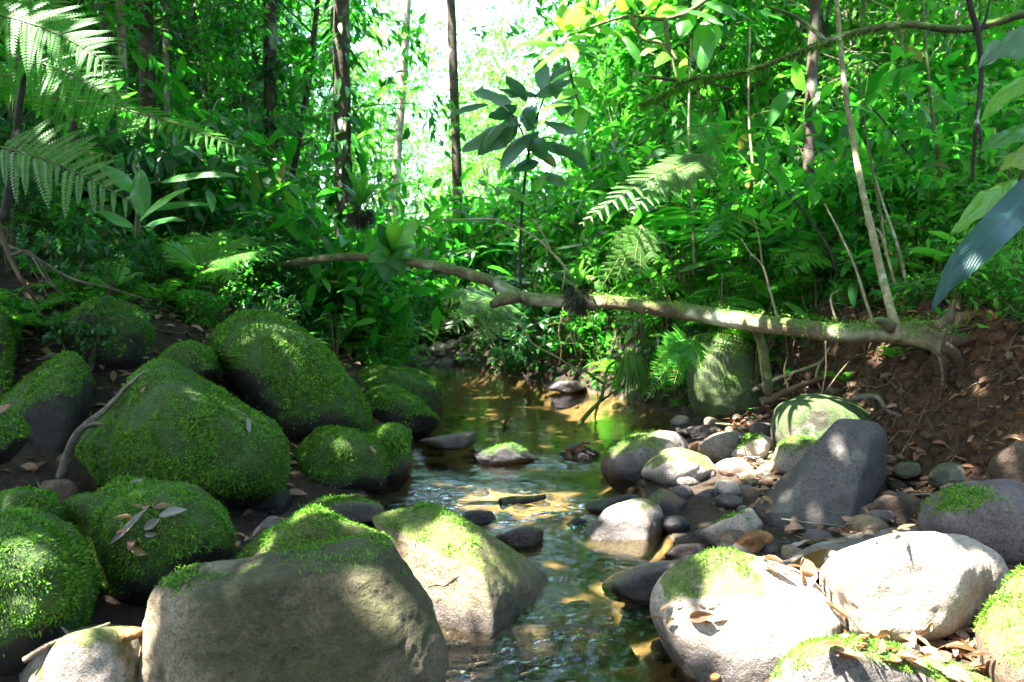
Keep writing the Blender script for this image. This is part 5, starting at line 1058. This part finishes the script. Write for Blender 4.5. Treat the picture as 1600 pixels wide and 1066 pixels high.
# the roof is dense above the rocks and the left wood, open over the far stream and thin on the right slope
R_ = [roof(21000, -4.5, 5.6, .2, 8.2, 5.6, 8.6, .22, .34), roof(14000, -12, -1.5, 3, 15, 5.6, 9, .24, .4, .2), roof(5200, 1.5, 12, 6, 15, 6.5, 10, .24, .4, .5), roof(6500, -7, 7, -8, .5, 5.6, 8.6, .25, .4, .3)]
rp, rd, rl = (np.concatenate([a[i] for a in R_]) for i in range(3))
tops = np.array([t[2] for t in big]); own = np.argmin(((rp[:, None, :2] - tops[None, :, :2]) ** 2).sum(-1) + 6 * rng.random((len(rp), len(tops))), 1)
for k, (o, base, top) in enumerate(big):
    s = own == k; n = s.sum(); q = [tube(arc(top, top + np.array([2.2 * math.cos(a), 2.2 * math.sin(a), 1.0]), .4, 6), np.linspace(.05, .015, 6), 6) for a in np.arange(0, 6.2, 1.25)]
    q0 = top + rdir(500) * np.array([2.2, 2.2, 1.2]) + np.array([0, 0, .6]); ok = ~lit(q0); q0 = q0[ok]
    pts = np.concatenate([rp[s], q0]); dd = np.concatenate([rd[s], rdir(len(q0))]); LL = np.concatenate([rl[s], .25 + 0 * q0[:, 0]])
    V, F, U = leaves(pts, dd, np.array([0, 0, 1.0]) + .45 * rdir(len(pts)), LL, LL * .48, .2, .12, LO)
    obj('crown', mesh('crown', V - base, F, M['shade_canopy'], uv=U), o, kind='stuff')  # mostly unseen roof leaves added for shade, dealt out to the nearest trees
    V, F, U = cat(q); obj('limbs', mesh('limbs', V - base, F, M['trunk'], uv=U), o, kind='stuff')

rng = np.random.default_rng(2024)
# undergrowth, from the near banks back into the wood
def inview(x, y, z=1.0, m=1.12): return y > 1 and abs(x) / y < .667 * m
def gapzone(x, y): return -.205 - 1.2 / y < x / y < .03 + .8 / y and y > 9
cnt = 0
def zone(x, y):
    L_ = x < np.interp(y, _cy, _xl)
    if y > 14: return 'far behind the left thicket' if x / y < -.2 else 'beyond the end of the pool' if x / y < 0.06 else 'high on the far right slope'
    if L_: return 'on the left bank below the dark trunks' if y < 8 else 'in the dark thicket of the left bank'
    return 'on the right slope above the fallen trunk' if y < 8 else 'on the right bank over the far pool'
GS = {0: ('small leaved shrub', 'green'), 1: ('fine leaved shrub', 'dark green'), 2: ('long leaved shrub', 'green'), 3: ('loose shrub', 'light green'), 4: ('large leaved shrub', 'green'), 5: ('low tiny leaved bush', 'green'), 6: ('long leaved shrub', 'dark green'), 7: ('very large leaved shrub', 'green'), 8: ('very broad leaved shrub', 'light green')}
cands = []
for yy in np.arange(4.6, 22, .80):
    for xx in np.arange(-.75 * yy, .75 * yy, .80 + .018 * yy):
        x, y = xx + rng.uniform(-.35, .35), yy + rng.uniform(-.35, .35)
        if wet(x, y, .25): continue
        if x > np.interp(y, _cy, _xr) and x < np.interp(y, _ty, _tx) + .35: continue
        if x < 0 and y < 5.6 and x > -2.6: continue
        if x < 0 and y < 7.8 and x > np.interp(y, _cy, _xl) - .9: continue
        cands.append((x, y))
for x, y in cands:
    z = gz(x, y); u = rng.random(); zn = zone(x, y); left = x < np.interp(min(y, 13), _cy, _xl)
    if u < (.55 if left else .42):
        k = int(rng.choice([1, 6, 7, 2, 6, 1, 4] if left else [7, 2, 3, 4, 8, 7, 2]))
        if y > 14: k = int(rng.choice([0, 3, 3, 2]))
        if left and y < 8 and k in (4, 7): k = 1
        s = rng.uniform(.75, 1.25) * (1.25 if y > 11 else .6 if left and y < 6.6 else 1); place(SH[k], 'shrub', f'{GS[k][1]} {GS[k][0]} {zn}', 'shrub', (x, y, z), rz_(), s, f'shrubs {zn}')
    elif u < .76:
        k = int(rng.choice(4)); nm = ['broad leaved herb with arching blades', 'tall herb with very broad blades', 'low bright broad leaved herb', 'herb with narrow bright blades'][k]
        place(BR[k], 'broadleaf_plant', f'{nm} {zn}', 'plant', (x, y, z), rz_(), rng.uniform(.9, 1.8) * (.55 if left and y < 6.8 else 1), f'broad leaved herbs {zn}')
    else:
        k = int(rng.choice(4)); nm = ['ladder leaved fern', 'lacy divided fern', 'small yellow green fern', 'palm with long feathered fronds'][k]
        place(FE[k], 'palm' if k == 3 else 'fern', f'{nm} {zn}', 'palm' if k == 3 else 'fern', (x, y, z + .02), rz_(), rng.uniform(.8, 1.5) * (.5 if left and y < 6.8 else 1), f'ferns {zn}')
# sunlit growth far beyond the end of the pool, in and around the sky gap
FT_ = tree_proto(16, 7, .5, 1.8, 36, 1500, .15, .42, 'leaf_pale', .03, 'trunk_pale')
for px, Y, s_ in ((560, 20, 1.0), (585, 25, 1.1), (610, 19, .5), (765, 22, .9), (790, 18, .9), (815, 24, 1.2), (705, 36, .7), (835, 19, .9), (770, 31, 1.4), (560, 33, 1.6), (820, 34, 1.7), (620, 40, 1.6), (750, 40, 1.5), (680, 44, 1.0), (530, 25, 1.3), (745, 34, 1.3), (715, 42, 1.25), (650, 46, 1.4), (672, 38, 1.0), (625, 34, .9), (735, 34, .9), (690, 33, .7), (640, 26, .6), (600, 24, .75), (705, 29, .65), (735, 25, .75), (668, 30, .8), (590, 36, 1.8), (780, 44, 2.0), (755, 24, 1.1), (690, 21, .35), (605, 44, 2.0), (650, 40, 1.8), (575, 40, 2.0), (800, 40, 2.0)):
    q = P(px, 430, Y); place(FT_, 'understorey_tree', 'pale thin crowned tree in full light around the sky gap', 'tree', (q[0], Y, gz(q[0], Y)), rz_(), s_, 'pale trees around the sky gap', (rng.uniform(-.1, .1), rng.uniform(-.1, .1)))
for Y in (13.2, 14.2, 15.4, 17, 19, 21.5):
    for px in np.arange(560, 860, 1000 / Y):
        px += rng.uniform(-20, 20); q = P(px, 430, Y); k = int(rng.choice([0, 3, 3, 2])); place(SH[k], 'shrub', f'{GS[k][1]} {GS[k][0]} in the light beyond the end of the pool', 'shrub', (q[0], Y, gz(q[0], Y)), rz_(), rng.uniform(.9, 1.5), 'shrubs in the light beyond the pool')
# plants along the lip of the banks, leaning out over the water
for side, y0, y1, st in ((1, 5.9, 11.2, .30), (-1, 7.9, 11.0, .34)):
    for yy in np.arange(y0, y1, st):
        for row in (0, 1, 2) if side > 0 else (0, 1):
            y = yy + rng.uniform(-.12, .12); x = np.interp(y, _ty, _tx) + .06 + .3 * row if side > 0 else np.interp(y, _cy, _xl) - .45 - .5 * row
            x += rng.uniform(-.08, .12); z = gz(x, y); zn = 'leaning over the pool from the earth bank' if side > 0 else 'at the water edge of the left bank'; u = rng.random()
            if side > 0 and y < 6.6 and row == 0 and x < 2.3: z = gz(x + .2, y)
            if u < .5:
                k = int(rng.choice([0, 2, 3, 5, 6, 5])); place(SH[k], 'shrub', f'{GS[k][1]} {GS[k][0]} {zn}', 'shrub', (x, y, z), rz_(), rng.uniform(.55, .85), f'shrubs {zn}', (rng.uniform(-.2, .2), -side * rng.uniform(.1, .7)))
            elif u < .8:
                k = int(rng.choice(4)); place(BR[k], 'broadleaf_plant', f"{['arching', 'tall very broad', 'low bright', 'narrow bright'][k]} leaved herb {zn}", 'plant', (x, y, z), rz_(), rng.uniform(.7, 1.1), f'herbs {zn}', (0, -side * rng.uniform(.1, .5)))
            else:
                k = int(rng.choice(3)); place(FE[k], 'fern', f"{['ladder leaved', 'lacy divided', 'small yellow green'][k]} fern {zn}", 'fern', (x, y, z + .02), rz_(), rng.uniform(.6, .9), f'ferns {zn}', (0, -side * rng.uniform(.1, .5)))
for _ in range(46):          # bushes and herbs along the top of the near earth bank
    y = rng.uniform(3.7, 6.2); x = np.interp(y, _ty, _tx) + rng.uniform(.45, 1.9); u = rng.random(); zn = 'on the brink of the earth bank beside the root end'
    if x / y > .72: continue
    if u < .45: k = int(rng.choice([0, 5, 3, 2])); place(SH[k], 'shrub', f'{GS[k][1]} {GS[k][0]} {zn}', 'shrub', (x, y, gz(x, y)), rz_(), rng.uniform(.3, .6), f'shrubs {zn}', (0, -rng.uniform(.1, .5)))
    elif u < .75: k = int(rng.choice([0, 2, 3])); place(BR[k], 'broadleaf_plant', f"{['arching', '', 'low bright', 'narrow bright'][k]} leaved herb {zn}", 'plant', (x, y, gz(x, y)), rz_(), rng.uniform(.4, .75), f'herbs {zn}', (0, -rng.uniform(.1, .4)))
    else: place(FE[2 if u < .88 else 0], 'fern', f"{'small yellow green' if u < .88 else 'ladder leaved'} fern {zn}", 'fern', (x, y, gz(x, y) + .02), rz_(), rng.uniform(.4, .8), f'ferns {zn}', (0, -rng.uniform(.1, .4)))
n_ = 0
for _ in range(400):         # low plants over the soil above the left boulders
    x, y = rng.uniform(-5.2, -1.6), rng.uniform(4.6, 7.8)
    if n_ > 62 or x / y < -.74 or (x > -2.9 and y < 5.95) or x > np.interp(y, _cy, _xl) - .7: continue
    n_ += 1; u = rng.random(); zn = 'on the soil above the mossy boulders'
    if u < .5: k = int(rng.choice([5, 1, 0])); place(SH[k], 'shrub', f'{GS[k][1]} {GS[k][0]} {zn}', 'shrub', (x, y, gz(x, y)), rz_(), rng.uniform(.28, .6), f'shrubs {zn}')
    elif u < .75: k = int(rng.choice([0, 2, 3])); place(BR[k], 'broadleaf_plant', f"{['arching', '', 'low bright', 'narrow bright'][k]} leaved herb {zn}", 'plant', (x, y, gz(x, y)), rz_(), rng.uniform(.4, .7), f'herbs {zn}')
    else: place(FE[0], 'fern', f'ladder leaved fern {zn}', 'fern', (x, y, gz(x, y) + .02), rz_(), rng.uniform(.4, .7), f'ferns {zn}')
# understorey trees: leafy from low down, they fill the upper half of the picture
for yy in np.arange(7.2, 34, 1.35):
    st = 1.25 + .05 * yy
    for xx in np.arange(-.78 * yy, .78 * yy, st):
        x, y = xx + rng.uniform(-.5, .5), yy + rng.uniform(-.5, .5)
        if wet(x, y, .8): continue
        if x > 0 and x < np.interp(y, _ty, _tx) + .5: continue
        if gapzone(x, y) and (y < 23 or -.175 < x / y < -.03 or rng.random() < .7): continue
        if y < 9 and rng.random() < .35: continue
        if -.262 < x / y < -.175 and y < 9.4: continue
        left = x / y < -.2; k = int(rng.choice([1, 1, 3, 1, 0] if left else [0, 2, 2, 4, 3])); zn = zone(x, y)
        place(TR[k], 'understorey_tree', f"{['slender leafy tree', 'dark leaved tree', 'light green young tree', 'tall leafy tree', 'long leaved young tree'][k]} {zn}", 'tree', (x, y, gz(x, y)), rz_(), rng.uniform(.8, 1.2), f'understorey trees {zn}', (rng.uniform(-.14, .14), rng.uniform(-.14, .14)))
# ground cover
def cover_leaves(name, n, x0, x1, y0, y1, L0, L1, mat, f, hh=.12):
    p = gpts(n, x0, x1, y0, y1, 0, f); n = len(p); p[:, 2] += hh * rng.random(n) * (fbm(p * 1.5, 2) + .6)
    d = rdir(n); d[:, 2] = .1; L = L0 + (L1 - L0) * rng.random(n)
    V, F, U = leaves(p, d, np.array([0, 0, 1.0]) + .5 * rdir(n), L, L * .5, .2, .12, LO); obj(name, mesh(name, V, F, M[mat], uv=U), kind='stuff')
pm = lambda x, y: fbm(np.stack([x, y, 0 * x], -1) * .9, 3)
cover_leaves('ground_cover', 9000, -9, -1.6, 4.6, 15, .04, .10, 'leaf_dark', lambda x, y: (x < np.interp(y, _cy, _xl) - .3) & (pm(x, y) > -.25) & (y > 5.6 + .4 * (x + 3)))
cover_leaves('ground_cover', 16000, -.8, 9, 5.2, 15, .04, .11, 'leaf', lambda x, y: (x > np.interp(y, _ty, _tx) + .45) & (pm(x + 9, y) > -.2))
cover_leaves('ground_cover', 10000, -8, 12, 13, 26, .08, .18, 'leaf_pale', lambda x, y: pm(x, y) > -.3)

# unseen wood behind the camera, one leaf mass added to block light there
n = 13000; a = rng.uniform(math.pi * .98, math.pi * 2.02, n); rr = rng.uniform(6.5, 11, n); p = np.stack([rr * np.cos(a), rr * np.sin(a) + .5, 0 * a], -1); p[:, 2] = np.maximum(ground_z(p[:, 0], p[:, 1]), 0) + .2 + 6.5 * rng.random(n) ** 1.1
p = p[~lit(p)]; n = len(p); d = rdir(n); d[:, 2] *= .4; L = rng.uniform(.25, .42, n); V, F, U = leaves(p, d, np.array([0, 0, 1.0]) + .6 * rdir(n), L, L * .5, .2, .12, LO)
obj('unseen_woods', mesh('unseen_woods', V, F, M['shade_canopy'], uv=U), kind='stuff')
p = gpts(8000, -.7, 3.5, 5.6, 12.5, 0, lambda x, y: (x > np.interp(y, _ty, _tx) - .12) & (x < np.interp(y, _ty, _tx) + .6) & ~((x > 1.95) & (y < 5.9)))
n = len(p); d = rdir(n) + np.array([-.4, -.4, -.3]); L = rng.uniform(.05, .14, n); V, F, U = leaves(p, d, np.array([-.3, -.4, 1.0]) + .5 * rdir(n), L, L * .45, .3, .12, LO)
obj('ground_cover', mesh('ground_cover', V, F, M['leaf'], uv=U), kind='stuff')

# seedlings rooted in the earth bank
n_ = 0
for _ in range(60):
    x = rng.uniform(2.1, 4.4); y = rng.uniform(3.6, 6.6)
    if x < np.interp(y, _ty, _tx) + .15 or n_ > 26: continue
    n_ += 1; k = int(rng.choice([5, 5, 0])); u = rng.random()
    if u < .6: place(SH[k], 'seedling', 'small green seedling rooted in the bare earth bank', 'plant', (x, y, gz(x, y)), rz_(), rng.uniform(.2, .42), 'seedlings on the earth bank')
    else: place(FE[int(rng.choice([0, 2]))], 'fern', 'tiny fern rooted in the bare earth bank', 'fern', (x, y, gz(x, y)), rz_(), rng.uniform(.2, .4), 'tiny ferns on the earth bank')
